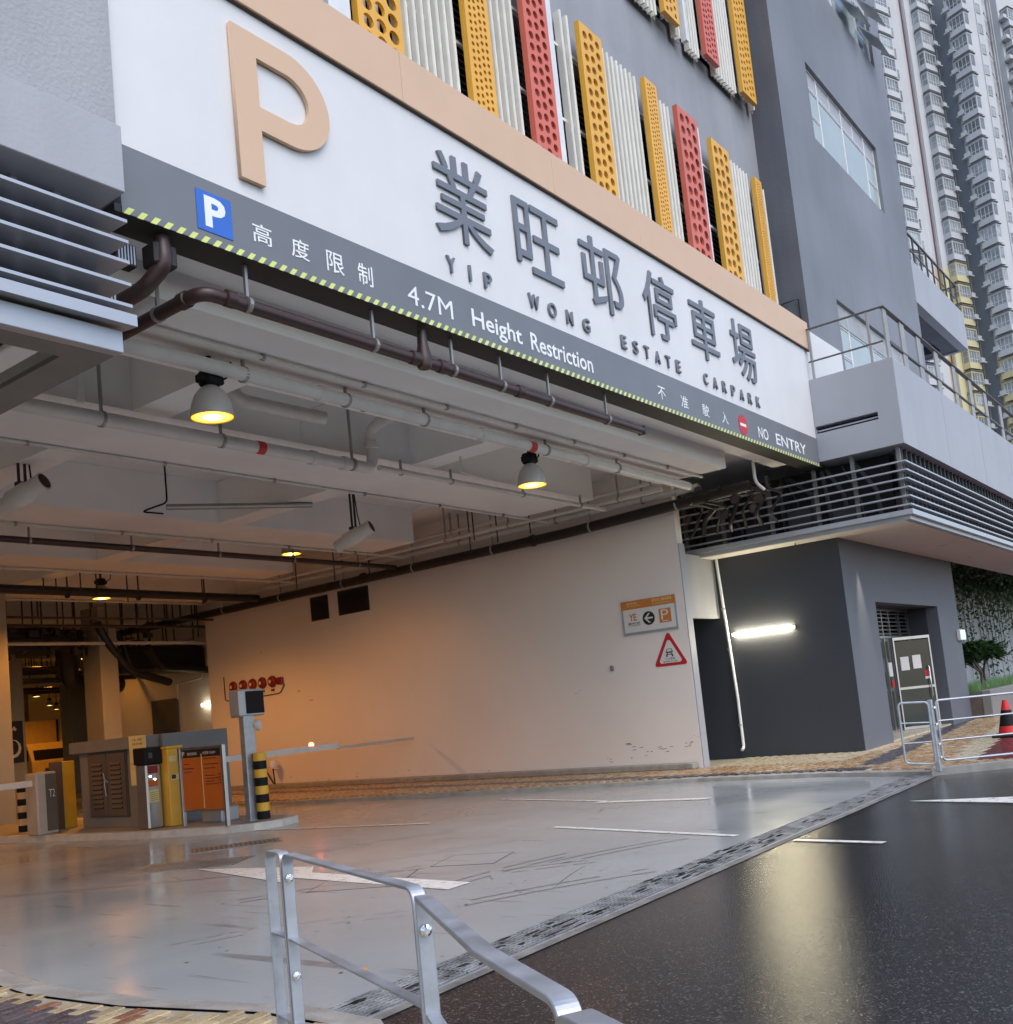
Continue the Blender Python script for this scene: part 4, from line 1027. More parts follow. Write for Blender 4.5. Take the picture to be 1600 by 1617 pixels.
pipe('medium white pipe continuing right from the elbow beneath the second beam', [(10.9,10.26,5.46),(17.4,10.3,5.46)], .042, pipe_white, cl=[(x,10.28,5.46,'x') for x in (11.4,12.6,14.6,16.5)])
pipe('white branch pipe hooked upward between the first two beams, left', [(6.0,8.9,6.2),(6.0,10.0,6.2),(6.0,10.05,5.5)], .04, pipe_white, .08)
pipe('thin bent white conduit between the first two beams, middle', [(9.1,8.95,5.9),(9.1,9.9,5.9),(9.1,9.95,5.5)], .014, pipe_white, .05)
pipe('thin bent white conduit on the cross beam near the right lamp', [(12.05,9.6,5.64),(12.05,9.62,5.4),(12.6,9.7,5.4)], .018, pipe_white, .05)
W6 = pipe('white elbow pipe stub poking from the ceiling behind the left lamp', [(7.75,9.7,6.3),(7.75,9.6,5.75),(8.9,9.25,5.62)], .085, pipe_white, .2, collars=[(7.75,9.63,5.85,'z')])
pipe('thin white conduit along the rear edge of the second beam', [(4.0,12.16,5.63),(18.2,12.2,5.63)], .024, pipe_white, cl=[(x,12.17,5.63,'x') for x in (6.5,8.5,10.5,12.5,14.5,16.5)], rod=False)
pipe('thin white conduit along the rear edge of the third beam', [(4,16.62,5.62),(18.3,16.66,5.62)], .028, pipe_white, cl=[(x,16.63,5.62,'x') for x in (8.6,10.6,12.6,14.6,16.6)], rod=False)
pipe('brown pipe hung just behind the third beam', [(4,16.95,5.42),(18.3,16.98,5.42)], .06, pipe_brown, cl=[(x,16.96,5.42,'x') for x in (9,11,13,15,17)])
pipe('thin white conduit along the rear edge of the fourth beam', [(4,20.68,5.62),(18.3,20.7,5.62)], .03, pipe_white)
pipe('thick black pipe hung behind the fourth beam', [(4,21.9,5.41),(18.3,22.3,5.41)], .105, pipe_black, cl=[(x,22.0+(x-8)*.03,5.36,'x') for x in (9,10.8,12.6,14.5,16.5)], up_=6.4, cm=pipe_black)
pipe('thin white conduit along the rear edge of the fifth beam', [(4,24.88,5.62),(20,24.9,5.62)], .03, pipe_white)
pipe('black pipe hung deep behind the fifth beam', [(4,27.8,5.1),(15,27.9,5.1)], .14, pipe_black, up_=6.4)
# along the cream wall
pipe('long black pipe running along the top of the cream wall', [(18.45,7.6,5.50),(18.45,12,5.36),(18.45,26.5,5.30),(18.2,34,5.25)], .11, pipe_black, .1, cl=[(18.45,y,5.36-(y-12)*.004 if y > 12 else 5.50-(y-7.6)*.032,'y') for y in (9.2,11.3,14,16.5,19,21.5,24)], up_=6.4, collars=[(18.45,y,5.36,'y') for y in (12.8,18.2)], cm=steel)
pipe('white pipe above the black pipe beside the cream wall', [(18.5,8.7,5.72),(18.5,24,5.66)], .07, pipe_white, cl=[(18.5,y,5.70,'y') for y in (10,12.2,15,18,21)], up_=6.4)
pipe('second thinner white pipe beside the cream wall, highest', [(18.2,8.3,5.95),(18.2,20,5.95)], .04, pipe_white, cl=[(18.2,y,5.95,'y') for y in (9.6,12,15,18)], up_=6.4)
pipe('pale lagged duct pipe beyond the end of the cream wall', [(20.4,25.4,4.9),(20.4,40,4.75)], .16, pipe_white)
pipe('thin white conduit stepping down beside the service door', [(20.85,28.6,4.4),(20.85,28.6,3.7),(20.85,30.0,3.6),(20.85,30.0,3.1)], .03, pipe_white, .05, name='wall_conduit')
VC = thing('valve_cluster', 'tangle of dark pipes and valves at the right end of the sign beam', 'pipework', (19.2, 8, 5.5))
random.seed(31); m_ = MB()
for k in range(7):
    y_ = 7.2+k*.33; m_.path(fillet([(18.3, y_, 5.35+.07*(k % 4)), (19.0+.1*k, y_, 5.35+.07*(k % 4)), (19.05+.1*k, y_+.3, 5.0+.1*(k % 3)), (19.6, y_+.4, 4.9)], .1), random.choice((.03,.045,.06)), 8)
m_.build('pipes', pipe_black, VC, smooth=True); m_ = MB()
for k in range(9):
    x_, y_, z_ = random.uniform(18.4,19.6), random.uniform(7.3,9.2), random.uniform(5.1,5.7); m_.lathe((x_,y_,z_), [(0,0),(.09,0),(.09,.05),(0,.05)], 12, axis=(random.random(),random.random(),.3))
m_.build('valves', pipe_brown, VC)['kind'] = 'stuff'
pipe('curved pale hook pipe dangling in the pipework near the sign end', [(18.0,7.3,5.85),(18.0,7.3,5.45),(18.15,7.2,5.3)], .03, pipe_white, .1)
pipe('third white pipe above the cream wall, beside the cross beams', [(17.5,9.0,5.62),(17.5,21,5.62)], .045, pipe_white, cl=[(17.5,y,5.62,'y') for y in (10,12.8,14.6)], up_=6.4)
# hanging rods, as one countable group of things
for i, (x, y, z) in enumerate([(17.6,12.3,5.45),(17.6,13.2,5.42),(18.0,14.3,5.4),(16.9,13.3,5.43),(17.2,18,5.3),(17.2,19.4,5.3),(17.5,17.1,5.3),(16.4,22.2,5.3),(14.2,22.2,5.3),(13.2,21.9,5.4),(12.8,21.9,5.4),(12.2,21.9,5.4),(11.9,21.9,5.4)]):
    r_ = thing('hanger_rod', 'thin dark hanger rod dropping from the ceiling to the pipework', 'hanger rod', (x, y, z), group='hanger rods holding the pipework')
    MB().path([(x,y,z-.1),(x,y,6.44)], .016, 6).build('rod', pipe_black, r_)
# tangle of black ducts and pipes deep on the left
random.seed(11)
DD = thing('duct_bank', 'bank of black insulated ducts and valves hung under the deep ceiling at left', 'duct', (12, 27, 4.3))
m_ = MB()
m_.bbox(17.4, 20.7, 28.0, 29.0, 3.9, 4.75, .12); m_.bbox(12.3, 14.6, 26.6, 27.1, 4.35, 4.75, .1)
m_.path(fillet([(8,26.6,4.95),(15.0,26.7,4.9),(15.4,27.2,4.3),(15.5,27.4,3.6),(17.2,27.6,3.55)], .5), .26, 12); m_.path([(9.5,27.0,4.55),(14.4,27.0,4.5)], .18, 10); m_.path(fillet([(17.4,26.4,4.5),(18.2,27,3.95),(20.8,28,3.9)], .3), .12, 10)
m_.build('duct', pipe_black, DD)
m_ = MB()
for k in range(6): m_.path(fillet([(8, 26.2+k*.35, 4.75+k*.08), (15+k*.5, 26.2+k*.35, 4.75+k*.08), (15.4+k*.5, 26.5+k*.3, 3.9)], .3), .05+.02*(k % 3), 8)
m_.path(fillet([(15.6,26.0,5.2),(15.9,26.0,4.6),(16.6,26.1,3.8),(18.5,27,3.5)], .4), .12, 8)
m_.build('branch_pipes', pipe_black, DD, smooth=True)
m_ = MB()
for k in range(60):
    x, z = random.uniform(11.8, 17.4), random.uniform(4.2, 5.1); m_.box(x, x+random.uniform(.05,.3), 26.2, 26.38, z, z+random.uniform(.03,.2))
m_.build('valves', pipe_brown, DD)['kind'] = 'stuff'
for k_, (y_, z_, r_, mm_) in enumerate([(24.9,5.15,.03,pipe_brown),(25.4,5.0,.045,pipe_brown),(26.0,4.6,.05,pipe_white),(28.6,4.75,.05,pipe_black),(30.6,4.35,.06,pipe_brown),(31.2,5.0,.05,pipe_black),(32.5,4.1,.08,pipe_black),(33.4,4.5,.05,pipe_brown),(35.5,4.6,.08,pipe_black),(38.5,4.4,.06,pipe_white),(43.0,4.5,.08,pipe_brown),(47,4.6,.08,pipe_brown)]):
    t_ = thing('deep_pipe', ('white','brown','black')[0 if mm_ is pipe_white else (1 if mm_ is pipe_brown else 2)]+' pipe run crossing deep inside, number %d from the front' % (k_+1) if False else ['thin brown pipe just behind the fifth beam','second brown pipe behind the fifth beam','white pipe crossing above the duct bank','slim black pipe behind the duct bank','brown pipe level with the numbered column top','black pipe above the brown pipe at the numbered column','thick low black pipe just beyond the numbered column','brown pipe before the wide rear hall','black pipe at the start of the rear hall','white pipe over the rear hall in front of the lorry','brown pipe right in front of the lorry','brown pipe right above the lorry'][k_], 'pipe', (16, y_, z_))
    MB().path([(5, y_, z_+.03), (20.9 if y_ < 34 else 40, y_, z_)], r_, 8).build('tube', mm_, t_, smooth=True)
    hh = MB()
    for q_ in range(14):
        xx_ = 8.3+q_*.95+(y_ % 1)*.3
        if y_ > 34: xx_ += 10
        hh.box(xx_, xx_+.03, y_-.015, y_+.015, z_, 6.44)
    hh.build('hangers', pipe_black, t_)['kind'] = 'stuff'
# ================================================================== LAMPS
def highbay(x, y, z, label, r=.225, light=170, tilt=0):
    t = thing('high_bay_lamp', label, 'lamp', (x, y, z), group='sodium high bay lamps')
    MB().lathe((x,y,z), [(r,0),(r*.99,.03),(r*.93,.12),(r*.78,.22),(r*.52,.30),(r*.3,.33),(.02,.34)], 28).build('shade', lamp_shell, t, smooth=True) if False else None
    s_ = MB(); N = 28; prof = [(r,0),(r*.985,.05),(r*.91,.14),(r*.76,.23),(r*.52,.30),(r*.3,.335)]; vs = []; fs = []
    for pr, h in prof:
        for j in range(N): a_ = 2*pi*j/N; vs.append((x+cos(a_)*pr, y+sin(a_)*pr, z+h))
    for pr, h in [(p*.97, q-.004) for p, q in prof[::-1]]:
        for j in range(N): a_ = 2*pi*j/N; vs.append((x+cos(a_)*pr, y+sin(a_)*pr, z+h))
    L_ = len(prof)*2
    for i in range(L_-1):
        for j in range(N): fs.append((i*N+j, i*N+(j+1) % N, (i+1)*N+(j+1) % N, (i+1)*N+j))
    for j in range(N): fs.append(((L_-1)*N+j, (L_-1)*N+(j+1) % N, (j+1) % N, j))
    s_.add(vs, fs); s_.build('shade', lamp_shell, t, smooth=True)
    MB().lathe((x,y,z+.004), [(.0,0),(r*.95,0),(r*.95,.008),(0,.008)], 24).build('lens_ring', mat('warm_glow_edge', (1,.6,.1), .5, emit=(1,.42,.01), estr=1.2), t); MB().lathe((x,y,z-.001), [(.0,0),(r*.42,0),(r*.42,.001),(0,.001)], 20).build('bulb_glare', mat('bulb_glare', (1,.9,.6), .5, emit=(1,.85,.42), estr=5), t); MB().lathe((x,y,z+.002), [(.0,0),(r*.8,0),(r*.8,.001),(0,.001)], 24).build('diffuser', hps_glow, t)
    b_ = MB(); b_.bbox(x-.09, x+.09, y-.09, y+.09, z+.335, z+.50, .02); b_.bbox(x-.14, x+.14, y-.07, y+.07, z+.36, z+.45, .015); b_.build('ballast', black_plas, t)
    h = MB(); h.box(x-.02, x+.02, y-.02, y+.02, z+.5, 5.66+.78); h.path([(x+.14,y,z+.42),(x+.26,y,z+.5),(x+.30,y,z+.72)], .012, 6); h.build('bracket', black_plas, t)
    li = bpy.data.lights.new('sodium_lamp', 'SPOT'); li.energy = light; li.color = (1, .355, .035); li.spot_size = radians(158); li.spot_blend = .5; li.shadow_soft_size = .18
    lo = bpy.data.objects.new('sodium_light', li); COL.objects.link(lo); lo.location = (0, 0, -.02); lo.parent = t
    return t
highbay(6.50, 8.42, 5.0, 'glowing high bay lamp nearest the viewer, above the left of the floor', light=28)
highbay(12.42, 8.56, 5.0, 'glowing high bay lamp hung near the sign beam at the right', light=28)
highbay(15.25, 17.3, 5.62, 'glowing high bay lamp tucked up behind the third beam', light=105)
highbay(13.77, 22.65, 5.34, 'glowing high bay lamp half hidden behind the thick black pipe, at left', light=520)
highbay(6.6, 17.3, 5.62, 'unseen high bay lamp added over the left lane, third row', light=260); highbay(6.6, 22.65, 5.34, 'unseen high bay lamp added over the left lane, fourth row', light=260)  # off-frame lamps added to throw amber light on the left lane
for i, (x, y) in enumerate([(19.3,33),(16.6,31.2),(23.6,43.5),(28.75,54.3),(35.5,65.4),(39.6,72.0)]):
    lb = ['just left of the service door wall','straight above the numbered column','just in front of the lorry','beyond the lorry, nearest of three','beyond the lorry, middle of three','beyond the lorry, farthest of three'][i]
    t = highbay(x, y, 4.85, 'small distant glowing lamp ' + lb, light=(50, 40, 300, 260, 260, 200)[i])
# fluorescent tube on the charcoal wall
FT = thing('tube_light', 'bright white fluorescent batten on the charcoal side wall', 'light', (20.7, 8.65, 2.78))
MB().bbox(20.64, 20.74, 7.98, 9.32, 2.735, 2.815, .02).build('diffuser', tube_glow, FT); MB().box(20.70, 20.741, 7.93, 9.37, 2.74, 2.81).build('housing', white_vin, FT)
FD = thing('tube_light', 'small bright tube light at the far end of the cream wall', 'light', (20.9, 28.6, 2.8))
MB().bbox(20.85, 20.95, 28.2, 28.75, 2.72, 2.84, .02).build('diffuser', mat('dim_tube_glow', (1,1,1), .5, emit=(1,.9,.7), estr=2.6), FD)
li = bpy.data.lights.new('tube_lamp', 'POINT'); li.energy = 1.5; li.color = (1, .8, .5); li.shadow_soft_size = .1; lo = bpy.data.objects.new('tube_light_source', li); COL.objects.link(lo); lo.parent = FD; lo.location = (-.35, 0, 0)
# soffit downlights
for i, (x, y, e, lb) in enumerate(((21.72,6.60,75,'recessed soffit downlight lighting the slate wall left of the doorway'),(25.6,5.9,3,'recessed soffit downlight farther right near the louvres'),(29.6,6.25,14,'recessed soffit downlight nearest the hanging vines'))):
    t = thing('downlight', lb, 'light', (x, y, 4.5)); MB().lathe((x,y,4.488), [(0,0),(.07,0),(.07,.01),(0,.01)], 18).build('lens', cool_glow, t); MB().lathe((x,y,4.484), [(.075,0),(.105,0),(.105,.015),(.075,.015)], 18).build('trim', white_vin, t)
    li = bpy.data.lights.new('down_lamp', 'SPOT'); li.energy = e*3.2; li.color = (1, .87, .66); li.spot_size = radians(34); li.spot_blend = .9; li.shadow_soft_size = .03
    lo = bpy.data.objects.new('down_light', li); COL.objects.link(lo); lo.parent = t; lo.location = (0, 0, -.03)
sp = thing('sprinkler_head', 'small dark sprinkler head under the white soffit', 'sprinkler', (20.45, 7.6, 4.44)); MB().lathe((20.45,7.6,4.40), [(.03,0),(.012,.02),(.012,.1)], 10).build('head', pipe_black, sp)
ex = thing('exit_light', 'small glowing pale green box sign at the right corner of the slate wall', 'sign', (29.8, 6.78, 2.4)); MB().bbox(29.55, 30.12, 6.70, 6.795, 2.28, 2.58, .01).build('housing', white_vin, ex)
MB().box(29.6, 30.07, 6.69, 6.6985, 2.31, 2.55).build('lit_panel', green_glow, ex)
dp = thing('wall_drain_pipe', 'slim white drain pipe running down the charcoal side wall', 'pipe', (20.68, 9.4, .3))
MB().path(fillet([(20.68,9.52,4.5),(20.68,9.40,1.4),(20.68,9.40,.32),(20.58,9.40,.27)], .05), .034, 10).build('tube', white_paint, dp, smooth=True)
for z in (3.35, 2.45, .78): MB().lathe((20.68,9.40+(.12*(z-.3)/4.2),z), [(.045,0),(.045,.05)], 12).build('pipe_clamp', steel, dp)
# tilted tube fans
def tubefan(c, label, s=1.):
    t = thing('tube_fan', label, 'fan', c); c = Vector(c); d = Vector((.35,-.80,.36)).normalized()*s
    a_ = c-d*.42; m_ = MB(); m_.lathe(a_, [(.10*s,0),(.115*s,.03),(.12*s,.2*s),(.15*s,.24*s),(.15*s,.52*s),(.125*s,.56*s),(.125*s,.74*s),(.135*s,.80*s)], 20, axis=d); m_.build('barrel', pipe_white, t, smooth=True)
    MB().lathe(a_+d.normalized()*.802*s, [(.0,0),(.11*s,0),(.11*s,.004),(0,.004)], 20, axis=d).build('mouth', dark_void, t)
    h = MB(); h.box(c.x-.06, c.x-.03, c.y-.02, c.y+.01, c.z+.1, 6.44); h.box(c.x+.03, c.x+.06, c.y-.02, c.y+.01, c.z+.1, 6.44); h.box(c.x-.08, c.x+.08, c.y-.05, c.y+.05, c.z+.10, c.z+.18)
    h.path([(c.x+.05,c.y,6.3),(c.x+.12,c.y,5.6),(c.x+.08,c.y-.1,c.z+.15)], .012, 6); h.build('bracket', pipe_black, t); return t
tubefan((6.95,13.2,5.22), 'tilted white tube fan hung at the far left between beams'); tubefan((13.35,13.35,5.16), 'tilted white tube fan hung near the middle of the cream wall')
tubefan((10.6,23.6,4.85), 'tilted white tube fan deepest inside, above the far left lane')
# grey cable tray stub and conduit
pipe('short striped grey conduit under the second bay', [(9.9,14.2,5.55),(12.2,13.2,5.62)], .05, clamp_met, rod=False); 
pipe('small black looped cable hanging in the second bay', [(9.85,14.1,6.4),(9.85,14.1,5.6),(9.6,14.2,5.5),(9.5,14.3,5.45),(9.8,14.15,5.42)], .015, black_plas, .08, cat='cable', name='hanging_cable')

# ================================================================== WALL FITTINGS ON THE CREAM WALL (x = 18.7)
XW = 18.698
def wbox(name, m_, y0, y1, z0, z1, d, parent, off=0.): return MB().box(XW-off-d, XW-off, y0, y1, z0, z1).build(name, m_, parent)
DS = thing('direction_sign', 'white and orange direction sign with arrow and parking symbol on the cream wall', 'sign', (XW, 10.25, 3.3))
wbox('back_plate', alu_grey, 9.60, 10.90, 2.95, 3.67, .03, DS); wbox('face', white_vin, 9.64, 10.86, 3.0, 3.49, .004, DS, .0302); wbox('header', orange_vin, 9.60, 10.90, 3.49, 3.67, .006, DS, .0302)
def G_(body, y1, y0, z0, z1, m_, parent, off, bold=0.): return glyph(body, (-y1, -y0, z0, z1), XW-off, m_, parent, 'sign_lettering', facing='W', flat=True, bold=bold)
G_('業旺邨二期停車場', 10.15, 9.68, 3.575, 3.645, paper_yel, DS, .037, .01); G_('Yip Wong Estate Phase 2', 10.15, 9.68, 3.52, 3.555, paper_yel, DS, .037, .01); G_('業旺路', 10.76, 10.5, 3.585, 3.63, paper_yel, DS, .037)
G_('Yip Wong Road', 10.76, 10.42, 3.535, 3.57, paper_yel, DS, .037)
G_('YE', 10.73, 10.55, 3.24, 3.39, orange_vin, DS, .0355, .03); G_('業旺邨', 10.77, 10.47, 3.165, 3.21, black_vin, DS, .0355, .01); G_('YIP WONG ESTATE', 10.77, 10.47, 3.13, 3.155, black_vin, DS, .0355, .01)
MB().lathe((XW-.036,10.26,3.255), [(0,0),(.145,0),(.145,.003),(0,.003)], 28, axis=(1,0,0)).build('arrow_disc', black_vin, DS)
m_ = MB(); X_ = XW-.0375
for pts in ([(10.16,3.24),(10.33,3.24),(10.33,3.275),(10.16,3.275)], [(10.365,3.257),(10.26,3.36),(10.215,3.36),(10.32,3.257)], [(10.365,3.257),(10.32,3.257),(10.215,3.155),(10.26,3.155)]):
    m_.add([(X_, y, z) for y, z in pts], [(0,1,2,3)])
m_.build('arrow', white_vin, DS)
wbox('parking_square', orange_vin, 9.73, 10.01, 3.12, 3.41, .003, DS, .0345); G_('P', 9.96, 9.79, 3.18, 3.39, white_vin, DS, .0385, -.005); wbox('underline', white_vin, 9.80, 9.94, 3.145, 3.16, .002, DS, .0376)
WS = thing('warning_sign', 'red bordered triangular beware of cars sign at the end of the cream wall', 'sign', (XW, 9.88, 2.5))
def tri(r0, m_, off, name, cy=9.875, cz=2.49):
    pts = []
    for k in range(3):
        a_ = radians(90+120*k); c_ = (cy+cos(a_)*(r0-.045)*.94, cz-.01+sin(a_)*(r0-.045))
        for j in range(5): b_ = a_+radians(-60+30*j); pts.append((c_[0]+cos(b_)*.045, c_[1]+sin(b_)*.045))
    return MB().prism(pts, 0, XW-off-.004, XW-off).build(name, m_, WS)
tri(.45, white_vin, .0, 'pale_edge', 9.875, 2.465); tri(.44, red_sign, .0045, 'red_border', 9.875, 2.465); tri(.30, white_vin, .009, 'white_face', 9.875, 2.455)
m_ = MB(); X_ = XW-.0142
for pts, mi in (([(9.80,2.50),(9.97,2.50),(9.955,2.44),(9.815,2.44)],0),([(9.825,2.565),(9.94,2.565),(9.965,2.50),(9.80,2.50)],0),([(9.80,2.44),(9.835,2.44),(9.835,2.40),(9.80,2.40)],0),([(9.93,2.44),(9.965,2.44),(9.965,2.40),(9.93,2.40)],0)):
    m_.add([(X_, y, z) for y, z in pts], [(0,1,2,3)])
for pts in ([(9.838,2.555),(9.93,2.555),(9.945,2.508),(9.82,2.508)], [(9.81,2.485),(9.832,2.485),(9.832,2.462),(9.81,2.462)], [(9.938,2.485),(9.96,2.485),(9.96,2.462),(9.938,2.462)], [(9.85,2.48),(9.92,2.48),(9.92,2.455),(9.85,2.455)]):
    m_.add([(X_-.001, y, z) for y, z in pts], [(0,1,2,3)], 1)
m_.build('car_symbol', [black_vin, white_vin], WS)
G_('小心車輛', 9.99, 9.77, 2.335, 2.385, black_vin, WS, .0145); G_('BEWARE OF CARS', 10.04, 9.72, 2.285, 2.32, black_vin, WS, .0145)
for (y0, y1, z0, z1, lb) in ((19.90,20.6,4.53,5.18,'small dark louvred vent high on the cream wall, left one of the pair'),(18.37,19.52,4.55,5.2,'wide dark louvred vent high on the cream wall, right one of the pair')):
    v = thing('wall_vent', lb, 'vent', (XW, y0, z0)); wbox('frame', blade_grey, y0, y1, z0, z1, .012, v)
    mb = MB(); z = z0+.03
    while z < z1-.04: mb.add([(XW-.05,y0+.03,z),(XW-.05,y1-.03,z),(XW-.014,y1-.03,z+.035),(XW-.014,y0+.03,z+.035)], [(0,1,2,3)]); z += .045
    mb.build('blades', pipe_brown, v)['kind'] = 'stuff'
for i, (y, lb) in enumerate(zip((24.14,23.69,23.26,22.83,22.40), ('leftmost round red fire bell on the cream wall','second round red fire bell from the left','middle round red fire bell of the five','fourth round red fire bell from the left','rightmost round red fire bell, beside the strobe box'))):
    b_ = thing('fire_bell', lb, 'fire bell', (XW, y, 3.07), group='fire bells in a row')
    MB().lathe((XW-.01,y,3.07), [(.165,0),(.165,.03),(.155,.055),(.12,.08),(.05,.09),(.0,.09)], 24, axis=(-1,0,0)).build('gong', bell_red, b_, smooth=True)
    MB().lathe((XW-.1,y+.02,3.07), [(.05,0),(.05,.006),(.03,.006)], 14, axis=(-1,0,0)).build('badge', white_vin, b_)
    MB().box(XW-.05, XW, y-.05, y+.05, 2.80, 2.86).build('call_box', bell_red, b_)
sb = thing('strobe_box', 'small red alarm strobe box right of the fire bells', 'alarm', (XW, 22.05, 3.05)); MB().bbox(XW-.09, XW, 21.93, 22.17, 2.96, 3.16, .02).build('housing', bell_red, sb)
pipe('thin red-brown conduit loop around the fire bells', [(18.68,24.56,3.4),(18.68,24.56,2.70),(18.68,24.0,2.66),(18.68,22.1,2.72),(18.68,21.9,2.95)], .014, pipe_brown, .1, name='wall_conduit', rod=False)
# scuffs and holes on the wall near the pavement
mk = thing('wall_stub', 'small dented cream conduit stub sticking out of the wall below the signs', 'fitting', (XW, 11.3, 2.3)); MB().bbox(XW-.05, XW, 11.25, 11.33, 2.24, 2.36, .015).build('stub', cab_grey, mk)
ws = MB(); random.seed(5)
for (y, z, w, h) in ((11.0,.62,.25,.03),(10.85,.58,.18,.03),(10.3,.55,.2,.03),(10.1,.5,.15,.02),(9.7,.58,.12,.03),(9.62,.56,.1,.02),(10.6,.42,.1,.012),(11.6,.35,.08,.02),(9.47,.75,.03,.05),(12.2,1.9,.05,.03)):
    for k in range(3):
        y0 = y+random.uniform(-.1,.1); z0 = z+random.uniform(-.06,.06); ws.add([(XW-.001,y0,z0),(XW-.001,y0+w*.5,z0-h*.3),(XW-.001,y0+w*.5,z0-h*.3+.008),(XW-.001,y0,z0+.012)], [(0,1,2,3)])
ws.build('wall_scuffs', scm)['kind'] = 'stuff'
stm = mat('wall_stain', (.60, .50, .42), .7, var=.25, scale=6); st_ = MB()
for k in range(16):
    y0 = random.uniform(9.8, 24); z0 = random.choice((random.uniform(.24,.4), random.uniform(.24,.4), random.uniform(.6, 4.4))); w_ = random.uniform(.02,.11); h_ = random.uniform(.008,.03)
    st_.add([(XW-.0008-k*.00004, y0+w_*cos(t_)*random.uniform(.6,1.1), z0+h_*sin(t_)*random.uniform(.5,1.2)) for t_ in [i_*pi/5 for i_ in range(10)]], [tuple(range(10))])
st_.build('wall_stains', stm)['kind'] = 'stuff'

# ================================================================== TRAFFIC ISLAND AND ITS EQUIPMENT
isl = [(9.6,30),(10.06,20.7),(10.56,16.25),(11.05,14.95),(11.4,14.45),(11.9,14.28),(12.4,14.45),(12.6,14.9),(12.7,17),(12.8,30)]
sheet('island', isl, .13, kerb_white, thick=.135)
sheet('island_top', offset(isl, .14) if False else [(9.8,29.9),(10.24,20.7),(10.74,16.35),(11.2,15.08),(11.5,14.62),(11.92,14.46),(12.28,14.58),(12.44,14.95),(12.5,17),(12.6,29.9)], .1345, conc_kerb)
for (x, y) in ((10.3,18.5),(10.6,16.1),(11.1,14.88),(11.9,14.27)): pass
sp_ = thing('screen_post', 'steel post topped by a dark boxed display on the traffic island', 'display post', (11.88, 15.0, .13))
MB().bbox(11.74, 11.98, 14.95, 15.10, .13, 2.02, .012).build('post', steel, sp_)
MB().bbox(11.66, 12.24, 14.93, 15.25, 2.0, 2.5, .03).build('housing', alu_grey, sp_); MB().bbox(11.80, 12.20, 14.905, 14.935, 2.05, 2.46, .01).build('screen', black_plas, sp_)
MB().lathe((12.03,14.98,1.83), [(0,0),(.09,0),(.1,.03),(.1,.08),(0,.08)], 18, axis=(.6,-.8,0)).build('round_speaker', white_vin, sp_)
MB().bbox(11.66, 12.06, 14.88, 15.16, .131, .15, .004).build('base_plate', steel, sp_)
def bollard(x, y, label, h=1.2, r=.118, rows=8, c1=yellow_paint, z0=.13):
    t = thing('bollard', label, 'bollard', (x, y, z0)); s_ = h/rows
    for k in range(rows): MB().lathe((x,y,z0+k*s_), [(r,0),(r,s_)] if k < rows-1 else [(r,0),(r,s_-.02),(r*.85,s_)], 22).build('band', black_plas if k % 2 == 0 else c1, t, smooth=True)
    return t
bollard(11.95, 14.85, 'yellow and black banded bollard in front of the display post'); bollard(10.7, 21.0, 'cream and black banded bollard at the far left of the island', h=.95, r=.10, rows=7, c1=mat('bollard_cream', (.55,.42,.25), .5))
TM = thing('ticket_machine', 'slim steel ticket machine with black head and small notices', 'ticket machine', (10.92, 16.65, .13))
MB().bbox(10.76, 11.08, 16.6, 16.95, .13, 1.32, .03).build('body', stainless, TM); MB().bbox(10.73, 11.12, 16.56, 16.95, 1.31, 1.62, .02).build('head', black_plas, TM)
MB().box(10.79, 10.98, 16.592, 16.6, .90, 1.02).build('keypad', orange_brd, TM); MB().box(10.79, 11.0, 16.592, 16.6, 1.14, 1.28).build('card_slot_panel', bell_red, TM); MB().box(10.79, 10.99, 16.592, 16.6, .62, .84).build('notice', paper_yel, TM)
for (x, z) in ((10.84,1.09),(10.93,1.03)): MB().lathe((x,16.59,z), [(0,0),(.016,0),(.016,.006)], 10, axis=(0,-1,0)).build('lit_button', cool_glow, TM)
MB().box(10.80, 10.88, 16.553, 16.559, 1.42, 1.52).build('reader_window', blade_grey, TM)
for k in range(5): MB().box(10.81, 10.97, 16.5905, 16.592, .65+k*.036, .657+k*.036).build('notice_line', pipe_brown, TM)
YB = thing('barrier_cabinet', 'tall yellow barrier cabinet beside the tariff board', 'barrier cabinet', (11.24, 16.4, .13))
MB().bbox(11.09, 11.40, 16.4, 16.75, .14, 1.56, .012).build('body', yellow_box, YB); MB().bbox(11.07, 11.42, 16.38, 16.77, 1.56, 1.60, .01).build('lid', yellow_paint, YB)
MB().box(11.12, 11.27, 16.392, 16.4, 1.32, 1.42).build('sticker', paper_yel, YB); MB().box(11.14, 11.36, 16.392, 16.4, .98, 1.08).build('sticker', paper_yel, YB); MB().box(11.15, 11.24, 16.388, 16.392, 1.0, 1.075).build('key_symbol', black_vin, YB)
TB = thing('tariff_board', 'orange tariff board in a steel frame with a dark header strip', 'notice board', (11.05, 15.4, .13))
fr = MB()
for y in (14.73, 15.98): fr.bbox(11.06, 11.13, y, y+.07, .131, 1.55, .006)
fr.bbox(11.07, 11.12, 14.80, 15.98, 1.51, 1.55, .005); fr.bbox(11.075, 11.115, 14.80, 15.98, .40, .43, .004); fr.build('frame', stainless, TB)
MB().box(11.085, 11.105, 14.80, 15.98, .43, 1.51).build('backing', stainless, TB); MB().box(11.079, 11.085, 14.82, 15.96, .44, 1.36).build('orange_panel', orange_brd, TB); MB().box(11.0785, 11.085, 14.82, 15.96, 1.362, 1.5).build('header_strip', dark_board, TB)
MB().box(11.0765, 11.0788, 15.355, 15.375, .46, 1.42).build('dividing_line', paper_yel, TB)
